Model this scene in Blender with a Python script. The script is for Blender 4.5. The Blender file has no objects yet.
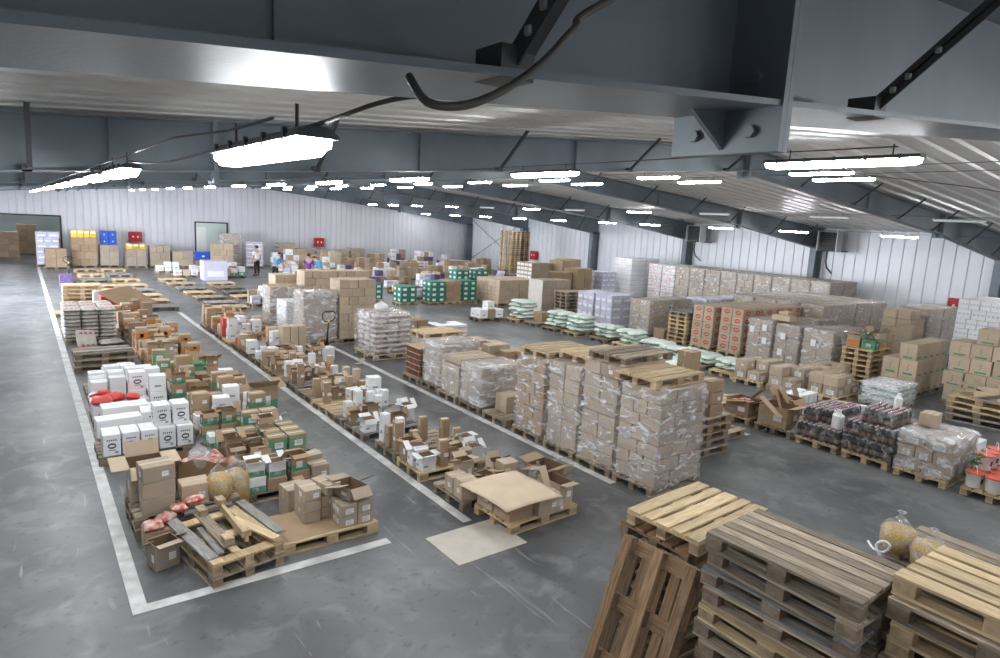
import bpy, bmesh, math, random
from math import sin, cos, radians, pi
from mathutils import Vector, Matrix, noise
SC = bpy.context.scene
COL = SC.collection
# ------------------------------------------------------------------ camera
FPX, CAMZ = 642.0, 4.0
_yaw, _pit, _rol = radians(36.95), radians(9.57), radians(3.11)
_F = Vector((sin(_yaw)*cos(_pit), cos(_yaw)*cos(_pit), -sin(_pit)))
_R0 = Vector((cos(_yaw), -sin(_yaw), 0)); _U0 = _R0.cross(_F)
_R = cos(_rol)*_R0 + sin(_rol)*_U0
_U = -sin(_rol)*_R0 + cos(_rol)*_U0
cam = bpy.data.objects.new('camera', bpy.data.cameras.new('camera'))
COL.objects.link(cam)
cam.data.sensor_width = 36; cam.data.lens = FPX/1000*36; cam.data.clip_start = .05; cam.data.clip_end = 200
cam.matrix_world = Matrix(((_R.x, _U.x, -_F.x, 0), (_R.y, _U.y, -_F.y, 0), (_R.z, _U.z, -_F.z, CAMZ), (0, 0, 0, 1)))
SC.camera = cam
def at(u, v, z=0.0):
    """the point at height z that the photograph shows at pixel (u, v)"""
    d = _F + _R*((u-500)/FPX) - _U*((v-329)/FPX)
    t = (z-CAMZ)/d.z
    return (d.x*t, d.y*t)
# ------------------------------------------------------------------ light of the place
SC.view_settings.view_transform = 'Standard'; SC.view_settings.look = 'None'
SC.view_settings.gamma = 1; SC.view_settings.use_curve_mapping = False
SC.view_settings.exposure = 0.22
W = bpy.data.worlds.new('world'); SC.world = W; W.use_nodes = True
W.node_tree.nodes['Background'].inputs[0].default_value = (.80, .88, 1, 1)
W.node_tree.nodes['Background'].inputs[1].default_value = 1.0
LAMP_STRENGTH = 95.0
day = bpy.data.objects.new('gate_daylight', bpy.data.lights.new('gate_daylight', 'AREA')); COL.objects.link(day)   # sky light in the open gate
day.data.shape = 'RECTANGLE'; day.data.size = 9.8; day.data.size_y = 3.4; day.data.energy = 4200; day.data.color = (.82, .88, 1)
day.location = (-5.15, 31, 1.8); day.rotation_euler = (0, -pi/2, 0)
day.rotation_euler = Vector((1, 0, -.75)).to_track_quat('-Z', 'Y').to_euler(); day.data.size, day.data.size_y = 9.8, 3.4
# ------------------------------------------------------------------ materials
MATS = {}
def mat(name, col, rough=.6, metal=0., var=.0, noise_amt=0., noise_scale=8., bump=0., bscale=40., spec=.5, stretch=None, col2=None, emit=None):
    if name in MATS: return MATS[name]
    m = bpy.data.materials.new(name); m.use_nodes = True; MATS[name] = m
    nt = m.node_tree; N = nt.nodes; L = nt.links; b = N['Principled BSDF']
    b.inputs['Roughness'].default_value = rough; b.inputs['Metallic'].default_value = metal
    b.inputs['Specular IOR Level'].default_value = spec
    c = tuple(col)+(1,)
    b.inputs['Base Color'].default_value = c
    out = None
    if noise_amt > 0 or bump > 0:
        tc = N.new('ShaderNodeTexCoord'); src = tc.outputs['Object']
        if stretch:
            mp = N.new('ShaderNodeMapping'); mp.inputs['Scale'].default_value = stretch
            L.new(src, mp.inputs[0]); src = mp.outputs[0]
        if var > 0:
            oi0 = N.new('ShaderNodeObjectInfo'); va = N.new('ShaderNodeVectorMath'); va.operation = 'ADD'
            L.new(src, va.inputs[0]); ml = N.new('ShaderNodeMath'); ml.operation = 'MULTIPLY'; ml.inputs[1].default_value = 37
            L.new(oi0.outputs['Random'], ml.inputs[0]); L.new(ml.outputs[0], va.inputs[1]); src = va.outputs[0]
    if noise_amt > 0:
        nz = N.new('ShaderNodeTexNoise'); nz.inputs['Scale'].default_value = noise_scale; nz.inputs['Detail'].default_value = 6
        L.new(src, nz.inputs['Vector'])
        mx = N.new('ShaderNodeMix'); mx.data_type = 'RGBA'
        c2 = col2 if col2 else tuple(x*(1-noise_amt) for x in col)
        mx.inputs['A'].default_value = tuple(c2)+(1,); mx.inputs['B'].default_value = c
        rmp = N.new('ShaderNodeMapRange'); rmp.inputs[1].default_value = .35; rmp.inputs[2].default_value = .65
        L.new(nz.outputs['Fac'], rmp.inputs[0]); L.new(rmp.outputs[0], mx.inputs['Factor']); out = mx.outputs['Result']
    if var > 0:
        oi = N.new('ShaderNodeObjectInfo'); hs = N.new('ShaderNodeHueSaturation')
        mr = N.new('ShaderNodeMapRange'); mr.inputs[3].default_value = 1-var; mr.inputs[4].default_value = 1+var
        L.new(oi.outputs['Random'], mr.inputs[0]); L.new(mr.outputs[0], hs.inputs['Value'])
        if out: L.new(out, hs.inputs['Color'])
        else: hs.inputs['Color'].default_value = c
        out = hs.outputs[0]
    if out: L.new(out, b.inputs['Base Color'])
    if bump > 0:
        nb = N.new('ShaderNodeTexNoise'); nb.inputs['Scale'].default_value = bscale; nb.inputs['Detail'].default_value = 4
        L.new(src, nb.inputs['Vector']); bp = N.new('ShaderNodeBump'); bp.inputs['Strength'].default_value = bump; bp.inputs['Distance'].default_value = .02
        L.new(nb.outputs['Fac'], bp.inputs['Height']); L.new(bp.outputs[0], b.inputs['Normal'])
    if emit:
        b.inputs['Emission Color'].default_value = tuple(emit[0])+(1,); b.inputs['Emission Strength'].default_value = emit[1]
    return m
mat('steel_paint', (.175, .21, .24), .46, .1, 0, .25, 1.2, .05, 60)
mat('galv', (.55, .56, .58), .3, .6, 0, .25, 40)
mat('ceiling_sheet', (.72, .71, .68), .36, .2, 0, .08, 3)
mat('wall_sheet', (.68, .68, .72), .42, .1, 0, .06, .6)
mat('wall_sheet_white', (.74, .76, .79), .42, .1, 0, .06, .6)
mat('white_room', (.60, .66, .63), .7)
mat('black_metal', (.02, .02, .022), .45)
mat('dark_grey', (.06, .062, .065), .5)
mat('cable', (.09, .085, .075), .6)
mat('wire', (.05, .05, .05), .5)
mat('housing', (.055, .058, .06), .5)
mat('housing_off', (.55, .56, .55), .5)
mat('lamp_off', (.75, .76, .75), .35)
mat('lamp', (.9, .92, .95), .4, emit=((.94, .97, 1.0), LAMP_STRENGTH))
mat('tube_end', (.5, .5, .5), .4)
mat('red_box', (.42, .012, .02), .35)
mat('white', (.80, .80, .80), .5)
mat('line_paint', (.66, .66, .64), .6, 0, 0, .35, 4.0)
# wood
mat('wood_new', (.66, .50, .30), .72, 0, .22, .30, 5, .25, 30, stretch=(1, 9, 9))
mat('wood_new_y', (.64, .47, .27), .72, 0, .16, .30, 5, .25, 30, stretch=(9, 1, 9))
mat('wood_old', (.43, .35, .26), .85, 0, .42, .45, 5, .4, 30, stretch=(1, 10, 10))
mat('wood_old_y', (.38, .31, .22), .85, 0, .35, .45, 5, .4, 30, stretch=(10, 1, 10))
mat('wood_grey', (.31, .295, .275), .9, 0, .40, .45, 5, .4, 30, stretch=(1, 10, 10))
mat('wood_red', (.38, .24, .13), .8, 0, .32, .45, 5, .4, 30, stretch=(1, 10, 10))
mat('wood_block', (.50, .37, .23), .85, 0, .25, .4, 12, .3, 40)
mat('wood_block_old', (.27, .20, .14), .85, 0, .25, .4, 12, .3, 40)
# board and packaging
mat('kraft', (.385, .27, .17), .82, 0, .13, .10, 6)
mat('kraft_light', (.52, .41, .295), .82, 0, .10, .08, 6)
mat('kraft_grey', (.43, .345, .265), .82, 0, .12, .10, 6)
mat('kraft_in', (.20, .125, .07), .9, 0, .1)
mat('tape', (.50, .42, .30), .3)
mat('tape_w', (.74, .73, .70), .3)
mat('sheet_board', (.66, .53, .38), .8, 0, 0, .12, 3)
mat('sheet_brown', (.27, .175, .10), .85, 0, 0, .15, 3)
mat('carton_white', (.80, .80, .81), .55, 0, .05)
mat('white_label', (.82, .82, .80), .5)
mat('print_dark', (.05, .05, .055), .6)
mat('print_grey', (.30, .30, .31), .6)
mat('print_red', (.55, .05, .03), .6)
mat('print_green', (.07, .27, .15), .6)
mat('green_carton', (.15, .36, .22), .6, 0, .14, .15, 8)
mat('teal_carton', (.03, .20, .145), .6, 0, .1)
mat('orange_carton', (.62, .25, .07), .6, 0, .12, .1, 8)
mat('blue_plastic', (.03, .10, .52), .4, 0, .15)
mat('red_plastic', (.62, .06, .05), .4, 0, .12)
mat('white_plastic', (.82, .82, .80), .35)
mat('lid_red', (.66, .10, .06), .35, 0, .08)
mat('yellow_pack', (.80, .55, .06), .5, 0, .2, .2, 20)
mat('pasta', (.66, .43, .13), .45, 0, 0, .5, 70, .6, 90)
mat('dark_drink', (.012, .010, .011), .12)
mat('pink_cap', (.62, .40, .42), .45, 0, .15)
mat('sack_white', (.56, .53, .48), .6, 0, .12, .2, 9, .25, 14)
mat('sack_print', (.42, .10, .10), .6)
mat('sack_green', (.58, .73, .63), .5, 0, .14, .25, 7, .6, 12, col2=(.76, .80, .76))
mat('snack_red', (.45, .03, .03), .3, 0, .25, .5, 16, .5, 30, col2=(.66, .50, .42))
mat('pink_pack', (.55, .40, .39), .4, 0, .15, .5, 12, .4, 20, col2=(.62, .58, .56))
mat('purple_pack', (.15, .10, .24), .5, 0, .2, .3, 9)
mat('tin_brown', (.20, .085, .055), .5, 0, .2)
mat('board_white', (.60, .55, .48), .8, 0, 0, .1, 5)
mat('lilac_carton', (.60, .58, .70), .5, 0, .1, .12, 9)
mat('tissue', (.80, .79, .80), .6, 0, .05)
mat('tissue_red', (.70, .42, .42), .6, 0, .1)
mat('tin_grey', (.36, .36, .37), .45, .3, .12, .3, 20)
mat('skin', (.52, .31, .22), .6)
mat('hair', (.03, .022, .018), .7)
mat('cloth_white', (.75, .76, .78), .8)
mat('cloth_black', (.018, .018, .02), .8)
mat('cloth_blue', (.07, .26, .42), .8)
mat('cloth_purple', (.16, .04, .30), .8)
mat('cloth_cyan', (.05, .36, .66), .8)
mat('leaf', (.06, .22, .05), .5)
def film_mat(name, white, lo, hi, scale, edge=(.52, .74), rough=.16, st=2.6):
    m = bpy.data.materials.new(name); m.use_nodes = True; MATS[name] = m
    nt = m.node_tree; N = nt.nodes; L = nt.links; b = N['Principled BSDF']
    b.inputs['Base Color'].default_value = (white, white, white*1.01, 1); b.inputs['Roughness'].default_value = rough
    b.inputs['Specular IOR Level'].default_value = .8
    tc = N.new('ShaderNodeTexCoord'); oi = N.new('ShaderNodeObjectInfo'); va = N.new('ShaderNodeVectorMath')
    ml = N.new('ShaderNodeMath'); ml.operation = 'MULTIPLY'; ml.inputs[1].default_value = 53
    L.new(oi.outputs['Random'], ml.inputs[0]); L.new(tc.outputs['Object'], va.inputs[0]); L.new(ml.outputs[0], va.inputs[1])
    mp = N.new('ShaderNodeMapping'); mp.inputs['Scale'].default_value = (1, 1, st); L.new(va.outputs[0], mp.inputs[0])
    nz = N.new('ShaderNodeTexNoise'); nz.inputs['Scale'].default_value = scale; nz.inputs['Detail'].default_value = 6; nz.inputs['Roughness'].default_value = .62; nz.inputs['Distortion'].default_value = .7
    L.new(mp.outputs[0], nz.inputs['Vector'])
    mr = N.new('ShaderNodeMapRange'); mr.inputs[1].default_value = edge[0]; mr.inputs[2].default_value = edge[1]
    mr.inputs[3].default_value = lo; mr.inputs[4].default_value = hi
    L.new(nz.outputs['Fac'], mr.inputs[0]); L.new(mr.outputs[0], b.inputs['Alpha'])
    bp = N.new('ShaderNodeBump'); bp.inputs['Strength'].default_value = .45; bp.inputs['Distance'].default_value = .02
    L.new(nz.outputs['Fac'], bp.inputs['Height']); L.new(bp.outputs[0], b.inputs['Normal'])
    return m
film_mat('film', .90, .05, .80, 5.0, (.47, .66), rough=.12, st=2.4)  # white glints on the wrinkles painted in as noise streaks of opacity
film_mat('film_pack', .85, .06, .55, 7.0, (.50, .72), st=1)
film_mat('film_white', .85, .22, .92, 3.4, (.46, .68))
film_mat('film_thin', .65, .03, .35, 4.0)
film_mat('bag_clear', .82, .10, .65, 9.0, (.48, .74), st=1)
def floor_material():
    m = bpy.data.materials.new('concrete'); m.use_nodes = True; MATS['concrete'] = m
    nt = m.node_tree; N = nt.nodes; L = nt.links; b = N['Principled BSDF']
    tc = N.new('ShaderNodeTexCoord')
    def nz(scale, det, dist=0, stretch=None):
        n = N.new('ShaderNodeTexNoise'); n.inputs['Scale'].default_value = scale; n.inputs['Detail'].default_value = det; n.inputs['Distortion'].default_value = dist
        if stretch:
            mp = N.new('ShaderNodeMapping'); mp.inputs['Scale'].default_value = stretch; L.new(tc.outputs['Object'], mp.inputs[0]); L.new(mp.outputs[0], n.inputs['Vector'])
        else: L.new(tc.outputs['Object'], n.inputs['Vector'])
        return n.outputs['Fac']
    def mix(f, a, bb, lo=.35, hi=.65):
        r = N.new('ShaderNodeMapRange'); r.inputs[1].default_value = lo; r.inputs[2].default_value = hi; L.new(f, r.inputs[0])
        x = N.new('ShaderNodeMix'); x.data_type = 'RGBA'; L.new(r.outputs[0], x.inputs['Factor'])
        for s, v in (('A', a), ('B', bb)):
            if isinstance(v, tuple): x.inputs[s].default_value = v+(1,)
            else: L.new(v, x.inputs[s])
        return x.outputs['Result']
    c = mix(nz(.5, 8, .6), (.082, .084, .087), (.150, .152, .154))
    c = mix(nz(2.2, 10, .8), c, (.20, .202, .205), .50, .74)
    c = mix(nz(9, 8), c, (.065, .067, .07), .58, .78)
    c = mix(nz(3.5, 3, 2.5, (1, .12, 1)), c, (.25, .252, .255), .66, .74)
    L.new(c, b.inputs['Base Color'])
    r = N.new('ShaderNodeMapRange'); r.inputs[3].default_value = .26; r.inputs[4].default_value = .52
    L.new(nz(1.3, 6, .5), r.inputs[0]); L.new(r.outputs[0], b.inputs['Roughness'])
    bp = N.new('ShaderNodeBump'); bp.inputs['Strength'].default_value = .08; bp.inputs['Distance'].default_value = .01
    L.new(nz(22, 6), bp.inputs['Height']); L.new(bp.outputs[0], b.inputs['Normal'])
floor_material()
# ------------------------------------------------------------------ mesh helpers
class MB:
    """collects faces of one mesh"""
    def __init__(s): s.v = []; s.f = []; s.m = []; s.mats = []; s.sm = False
    def mi(s, name):
        if name not in s.mats: s.mats.append(name)
        return s.mats.index(name)
    def add(s, vs, fs, m):
        o = len(s.v); k = s.mi(m); s.v += [tuple(v) for v in vs]
        for f in fs: s.f.append(tuple(i+o for i in f)); s.m.append(k)
    def box(s, c, d, m, M=None, faces='all'):
        x, y, z = d[0]/2, d[1]/2, d[2]/2
        vs = [Vector((sx*x, sy*y, sz*z)) for sz in (-1, 1) for sy in (-1, 1) for sx in (-1, 1)]
        if M is not None: vs = [M @ v for v in vs]
        vs = [v+Vector(c) for v in vs]
        s.add(vs, [(0, 2, 3, 1), (4, 5, 7, 6), (0, 1, 5, 4), (2, 6, 7, 3), (0, 4, 6, 2), (1, 3, 7, 5)], m)
    def cbox(s, c, d, m, b=.006):
        """box with chamfered edges"""
        x, y, z = d[0]/2, d[1]/2, d[2]/2; vs = []; ix = {}
        for sx in (-1, 1):
            for sy in (-1, 1):
                for sz in (-1, 1):
                    for a in range(3):
                        p = [sx*(x-b), sy*(y-b), sz*(z-b)]; p[a] = (sx*x, sy*y, sz*z)[a]
                        ix[(sx, sy, sz, a)] = len(vs); vs.append((p[0]+c[0], p[1]+c[1], p[2]+c[2]))
        fs = []
        for a in range(3):
            u, w = (a+1) % 3, (a+2) % 3
            for sg in (-1, 1):
                q = []
                for (p1, p2) in ((-1, -1), (1, -1), (1, 1), (-1, 1)):
                    t = [0, 0, 0]; t[a] = sg; t[u] = p1; t[w] = p2; q.append(ix[(t[0], t[1], t[2], a)])
                fs.append(tuple(q) if sg > 0 else tuple(q[::-1]))
            for p1 in (-1, 1):
                for p2 in (-1, 1):
                    t0 = [0, 0, 0]; t1 = [0, 0, 0]; t0[a] = -1; t1[a] = 1
                    for t in (t0, t1): t[u] = p1; t[w] = p2
                    q = (ix[(*t0, u)], ix[(*t1, u)], ix[(*t1, w)], ix[(*t0, w)])
                    fs.append(q if p1*p2 > 0 else q[::-1])
        for sx in (-1, 1):
            for sy in (-1, 1):
                for sz in (-1, 1):
                    q = (ix[(sx, sy, sz, 0)], ix[(sx, sy, sz, 1)], ix[(sx, sy, sz, 2)])
                    fs.append(q if sx*sy*sz > 0 else q[::-1])
        s.add(vs, fs, m)
    def bar(s, a, b, w, h, m, up=(0, 0, 1)):
        """square bar from a to b"""
        a, b = Vector(a), Vector(b); d = (b-a); L = d.length; d.normalize()
        u = Vector(up)
        if abs(d.dot(u)) > .98: u = Vector((1, 0, 0))
        r = d.cross(u).normalized(); u = r.cross(d)
        M = Matrix((d, r, u)).transposed()
        s.box((a+b)/2, (L, w, h), m, M)
    def tube(s, pts, r, m, n=8, cap=True):
        pts = [Vector(p) for p in pts]; rings = []; k = len(pts); vs = []; fs = []
        for i, p in enumerate(pts):
            d = (pts[min(i+1, k-1)]-pts[max(i-1, 0)]).normalized()
            u = Vector((0, 0, 1)) if abs(d.z) < .95 else Vector((1, 0, 0))
            a = d.cross(u).normalized(); b = d.cross(a)
            rr = r[i] if isinstance(r, (list, tuple)) else r
            for j in range(n):
                t = 2*pi*j/n; vs.append(p+a*cos(t)*rr+b*sin(t)*rr)
        for i in range(k-1):
            for j in range(n): fs.append((i*n+j, i*n+(j+1) % n, (i+1)*n+(j+1) % n, (i+1)*n+j))
        if cap: fs.append(tuple(range(n))[::-1]); fs.append(tuple((k-1)*n+j for j in range(n)))
        s.add(vs, fs, m)
    def lathe(s, prof, m, n=14, c=(0, 0, 0)):
        vs = []; fs = []; k = len(prof)
        for r, z in prof:
            for j in range(n):
                t = 2*pi*j/n; vs.append((c[0]+r*cos(t), c[1]+r*sin(t), c[2]+z))
        for i in range(k-1):
            for j in range(n): fs.append((i*n+j, i*n+(j+1) % n, (i+1)*n+(j+1) % n, (i+1)*n+j))
        fs.append(tuple(range(n))[::-1]); fs.append(tuple((k-1)*n+j for j in range(n)))
        s.add(vs, fs, m)
    def mesh(s, name, smooth=False):
        me = bpy.data.meshes.new(name); me.from_pydata(s.v, [], s.f)
        for n in s.mats: me.materials.append(MATS[n])
        me.polygons.foreach_set('material_index', s.m)
        if smooth: me.polygons.foreach_set('use_smooth', [True]*len(s.f))
        me.update(); return me
_MC = {}
def cached(key, fn):
    if key not in _MC: _MC[key] = fn()
    return _MC[key]
def put(name, me, parent=None, loc=(0, 0, 0), rot=(0, 0, 0)):
    o = bpy.data.objects.new(name, me); COL.objects.link(o)
    o.location = loc; o.rotation_euler = rot
    if parent is not None: o.parent = parent
    return o
def tag(o, label, cat, group=None, kind=None):
    o['label'] = label; o['category'] = cat
    if group: o['group'] = group
    if kind: o['kind'] = kind
    return o
def thing(name, label, cat, loc=(0, 0, 0), rz=0., group=None):
    return tag(put(name, None, None, loc, (0, 0, rz)), label, cat, group)
def struct(name, mb, label=None, parent=None, smooth=False):
    o = put(name, mb.mesh(name, smooth), parent)
    if parent is None:
        o['kind'] = 'structure'; o['label'] = label or name.replace('_', ' '); o['category'] = name.split('_')[0]
    return o
def copy_tree(o, parent=None):
    c = o.copy(); COL.objects.link(c); c.parent = parent
    for ch in o.children: copy_tree(ch, c)
    return c
ORD = ['first', 'second', 'third', 'fourth', 'fifth', 'sixth', 'seventh', 'eighth', 'ninth', 'tenth', 'eleventh', 'twelfth', 'thirteenth', 'fourteenth', 'fifteenth', 'sixteenth', 'seventeenth', 'eighteenth', 'nineteenth', 'twentieth']
RX, XL, XR, YB = 13.0, -5.2, 31.2, 46.7
FRAME_Y = [1.37, 8.6, 16.0, 23.5, 31.1, 38.6, 46.2]
def ztop(x): return 4.84+.0785*x if x < RX else 4.84+.0785*RX-.079*(x-RX)
def zbot(x):
    xs = [XL, -.4, RX, 24.2, XR]; zs = [3.45, 4.197, 5.363, 4.34, 3.42]
    for i in range(4):
        if x <= xs[i+1]: return zs[i]+(zs[i+1]-zs[i])*(x-xs[i])/(xs[i+1]-xs[i])
    return zs[-1]
def zroof(x): return ztop(x)+.03
# ------------------------------------------------------------------ room shell
def shell():
    m = MB(); m.box((13, 28, -.05), (60, 76, .1), 'concrete'); struct('floor', m, 'grey polished concrete floor of the hall')
    # painted lines
    def line(name, x0, y0, x1, y1, lab):
        m = MB(); m.box(((x0+x1)/2, (y0+y1)/2, .002), (x1-x0, y1-y0, .004), 'line_paint'); o = struct(name, m, lab); o['category'] = 'floor marking'
    line('floor_line_1', .68, 6.62, .82, 45.6, 'white painted line along the open aisle')
    line('floor_line_2', .82, 6.62, 3.48, 6.76, 'white painted cross line before the broken pallets')
    line('floor_line_3', 4.54, 6.62, 4.68, 26.0, 'white painted line beside the small carton pallets')
    line('floor_line_4', 7.26, 6.55, 7.40, 19.5, 'white painted line beside the wrapped loads')
    line('floor_line_5', 11.55, 6.9, 11.68, 9.0, 'short white painted line before the bottle pallets')
    # ceilings: ribbed sheet running down the slope
    for nm, x0, x1 in (('ceiling_1', XL, RX), ('ceiling_2', RX, XR)):
        m = MB(); vs = []; fs = []; p = .50; y = -5.2; prof = []
        while y < YB+.3:
            prof += [(y, 0), (y+.30, 0), (y+.33, .06), (y+.47, .06)]; y += p
        for (yy, dz) in prof:
            for x in (x0, x1): vs.append((x, yy, zroof(x)+dz))
        for i in range(len(prof)-1): fs.append((2*i, 2*i+1, 2*i+3, 2*i+2))
        m.add(vs, fs, 'ceiling_sheet'); struct(nm, m, 'ribbed pale metal ceiling slope')
    m = MB(); m.box((RX, 22, zroof(RX)+.02), (.10, 50, .02), 'ceiling_sheet'); m.box((RX, 22, zroof(RX)+.06), (.5, 50, .02), 'dark_grey'); struct('trim_1', m, 'ridge capping under the roof')
    # ribbed walls with openings
    def ribwall(name, a, b, zt, pitch, mt, holes=(), lab=''):
        """a, b: plan ends; zt(t): top height; holes: (t0, t1, z1)"""
        a, b = Vector((*a, 0)), Vector((*b, 0)); L = (b-a).length; d = (b-a)/L; nrm = Vector((d.y, -d.x, 0))
        m = MB(); ts = []; t = 0
        while t < L:
            ts += [(t, 0), (min(L, t+pitch*.76), 0), (min(L, t+pitch*.80), -.05), (min(L, t+pitch*.96), -.05)]; t += pitch
        ts.append((L, 0))
        for h in holes: ts += [(h[0], 0), (h[1], 0)]
        ts.sort()
        for i in range(len(ts)-1):
            (t0, n0), (t1, n1) = ts[i], ts[i+1]
            if t1-t0 < 1e-5: continue
            z0 = 0
            for h in holes:
                if t0 >= h[0]-1e-4 and t1 <= h[1]+1e-4: z0 = h[2]
            p0, p1 = a+d*t0+nrm*n0, a+d*t1+nrm*n1
            m.add([(p0.x, p0.y, z0), (p1.x, p1.y, z0), (p1.x, p1.y, zt(t1)), (p0.x, p0.y, zt(t0))], [(0, 1, 2, 3)], mt)
        return struct(name, m, lab)
    ribwall('wall_back', (XL, YB), (XR, YB), lambda t: zroof(XL+t)+.03, .40, 'wall_sheet', ((-4.6-XL, 1.99-XL, 2.87), (9.38-XL, 11.40-XL, 2.83)), 'ribbed grey metal end wall')
    ribwall('wall_right', (XR, YB), (XR, -5.2), lambda t: zroof(XR)+.03, .5, 'wall_sheet_white', (), 'ribbed white metal side wall')
    ribwall('wall_left', (XL, -5.2), (XL, YB), lambda t: zroof(XL)+.03, .5, 'wall_sheet', ((31.2, 41.2, 3.6),), 'ribbed grey side wall with an open gate')
    ribwall('wall_front', (XR, -5.2), (XL, -5.2), lambda t: zroof(XR-t)+.03, .5, 'wall_sheet', (), 'ribbed grey wall behind the camera')
shell()
def i_beam(m, pts_b, pts_t, y, w, t, web):
    """tapered I-section along x: lists of (x, z) bottom and top"""
    for i in range(len(pts_b)-1):
        (x0, b0), (x1, b1) = pts_b[i], pts_b[i+1]; (_, t0), (_, t1) = pts_t[i], pts_t[i+1]
        def slab(ya, yb, za0, zb0, za1, zb1, mt):
            vs = [(x0, ya, za0), (x0, yb, za0), (x0, yb, zb0), (x0, ya, zb0), (x1, ya, za1), (x1, yb, za1), (x1, yb, zb1), (x1, ya, zb1)]
            m.add(vs, [(0, 1, 2, 3), (7, 6, 5, 4), (0, 4, 5, 1), (1, 5, 6, 2), (2, 6, 7, 3), (3, 7, 4, 0)], mt)
        slab(y-w/2, y+w/2, b0, b0+t, b1, b1+t, 'steel_paint')
        slab(y-w/2, y+w/2, t0-t, t0, t1-t, t1, 'steel_paint')
        slab(y-web/2, y+web/2, b0+t, t0-t, b1+t, t1-t, 'steel_paint')
def frames():
    for k, y in enumerate(FRAME_Y):
        root = put('beam_%d' % (k+1), None); root['kind'] = 'structure'; root['category'] = 'roof frame'
        root['label'] = '%s dark grey steel portal frame of the roof from the camera end' % ORD[k]
        w = .40 if k == 0 else .30
        segs = [(XL, -.4), (-.4, 1.95), (1.95, RX), (RX, 24.2), (24.2, XR)]
        for (x0, x1) in segs:
            m = MB(); i_beam(m, [(x0, zbot(x0)), (x1, zbot(x1))], [(x0, ztop(x0)), (x1, ztop(x1))], y, w, .018, .012)
            struct('rafter', m, parent=root)
        for x in (1.95, RX, 24.2):
            m = MB(); zb = zbot(x)
            for dx in (-.014, .014): m.box((x+dx, y, (zb-.14+ztop(x))/2), (.026, w+.016, ztop(x)-zb+.14), 'steel_paint')
            for sx in (-1, 1):
                m.add([(x+sx*.02, y-.008, zb), (x+sx*.22, y-.008, zb+(.02 if sx > 0 else -.01)), (x+sx*.02, y-.008, zb-.13), (x+sx*.02, y+.008, zb), (x+sx*.22, y+.008, zb+(.02 if sx > 0 else -.01)), (x+sx*.02, y+.008, zb-.13)],
                      [(0, 1, 2), (5, 4, 3), (0, 3, 4, 1), (1, 4, 5, 2), (2, 5, 3, 0)], 'steel_paint')
            ep = struct('end_plate', m, parent=root)
            if k < 3:
                for zz in (zb-.075, zb+.09, ztop(x)-.12):
                    for sy in (-1, 1):
                        b = MB()
                        for sx in (-1, 1):
                            n = 6; vs = [(x+sx*.028, y+sy*w*.27+.021*cos(j*pi/3), zz+.021*sin(j*pi/3)) for j in range(6)]+[(x+sx*.046, y+sy*w*.27+.021*cos(j*pi/3), zz+.021*sin(j*pi/3)) for j in range(6)]
                            b.add(vs, [tuple(range(6)), tuple(range(6, 12))]+[(j, (j+1) % 6, 6+(j+1) % 6, 6+j) for j in range(6)], 'steel_paint')
                        struct('bolt', b, parent=ep)
        for x in ((.43, 7.0) if k == 0 else (.86, 4.8, 7.9, 19.0)):
            m = MB(); m.box((x, y, (zbot(x)+ztop(x))/2), (.012, (.03 if k == 0 else .12), ztop(x)-zbot(x)-.04), 'steel_paint'); struct('stiffener', m, parent=root)
        # fly braces from the lower flange up to the roof, on the near side
        for x in ((-2.2, .89, 2.58, 6.2) if k == 0 else (-2.2, .1, 3.2, 6.2, 9.2, 12.2, 15.2, 18.0, 20.8, 23.4, 26.5, 29.2)):
            m = MB(); za = zbot(x)+.03; a = (x, y-w/2+.03, za); b = (x+.0, y-w/2-.62, zroof(x)-.01)
            m.bar(a, b, .05, .006, 'dark_grey', (1, 0, 0)); m.bar((a[0]+.022, a[1], a[2]), (b[0]+.022, b[1], b[2]), .006, .05, 'dark_grey', (1, 0, 0)); m.box((x, y-w/2+.05, za), (.09, .1, .07), 'dark_grey')
            bz = struct('brace', m, parent=root)
            if k == 0:
                for q in (.10, .17, .30):
                    e = MB(); P_ = Vector(a).lerp(Vector(b), q); e.cbox((P_.x-.004, P_.y, P_.z), (.012, .022, .022), 'galv', .004); struct('bolt', e, parent=bz)
        # column at the side wall
        for xc, sg in ((XR, -1), (XL, 1)):
            m = MB(); dp = .62; x0 = xc+sg*.03
            for xx in (x0, x0+sg*dp): m.box((xx, y, 1.8), (.018, .30, 3.6), 'steel_paint')
            m.box((x0+sg*dp/2, y, 1.8), (dp, .012, 3.6), 'steel_paint')
            m.box((x0+sg*dp/2, y, .01), (dp+.1, .4, .02), 'steel_paint')
            struct('column', m, parent=root)
    # cross bracing rods between the last two side columns
    m = MB(); x = XR-.25
    for (y0, y1) in ((FRAME_Y[5], FRAME_Y[6]), (FRAME_Y[6], FRAME_Y[5])): m.tube([(x, y0, .5), (x, y1, 4.1)], .022, 'wire', 6)
    struct('trim_2', m, 'crossed steel bracing rods on the side wall by the corner')
frames()
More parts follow.
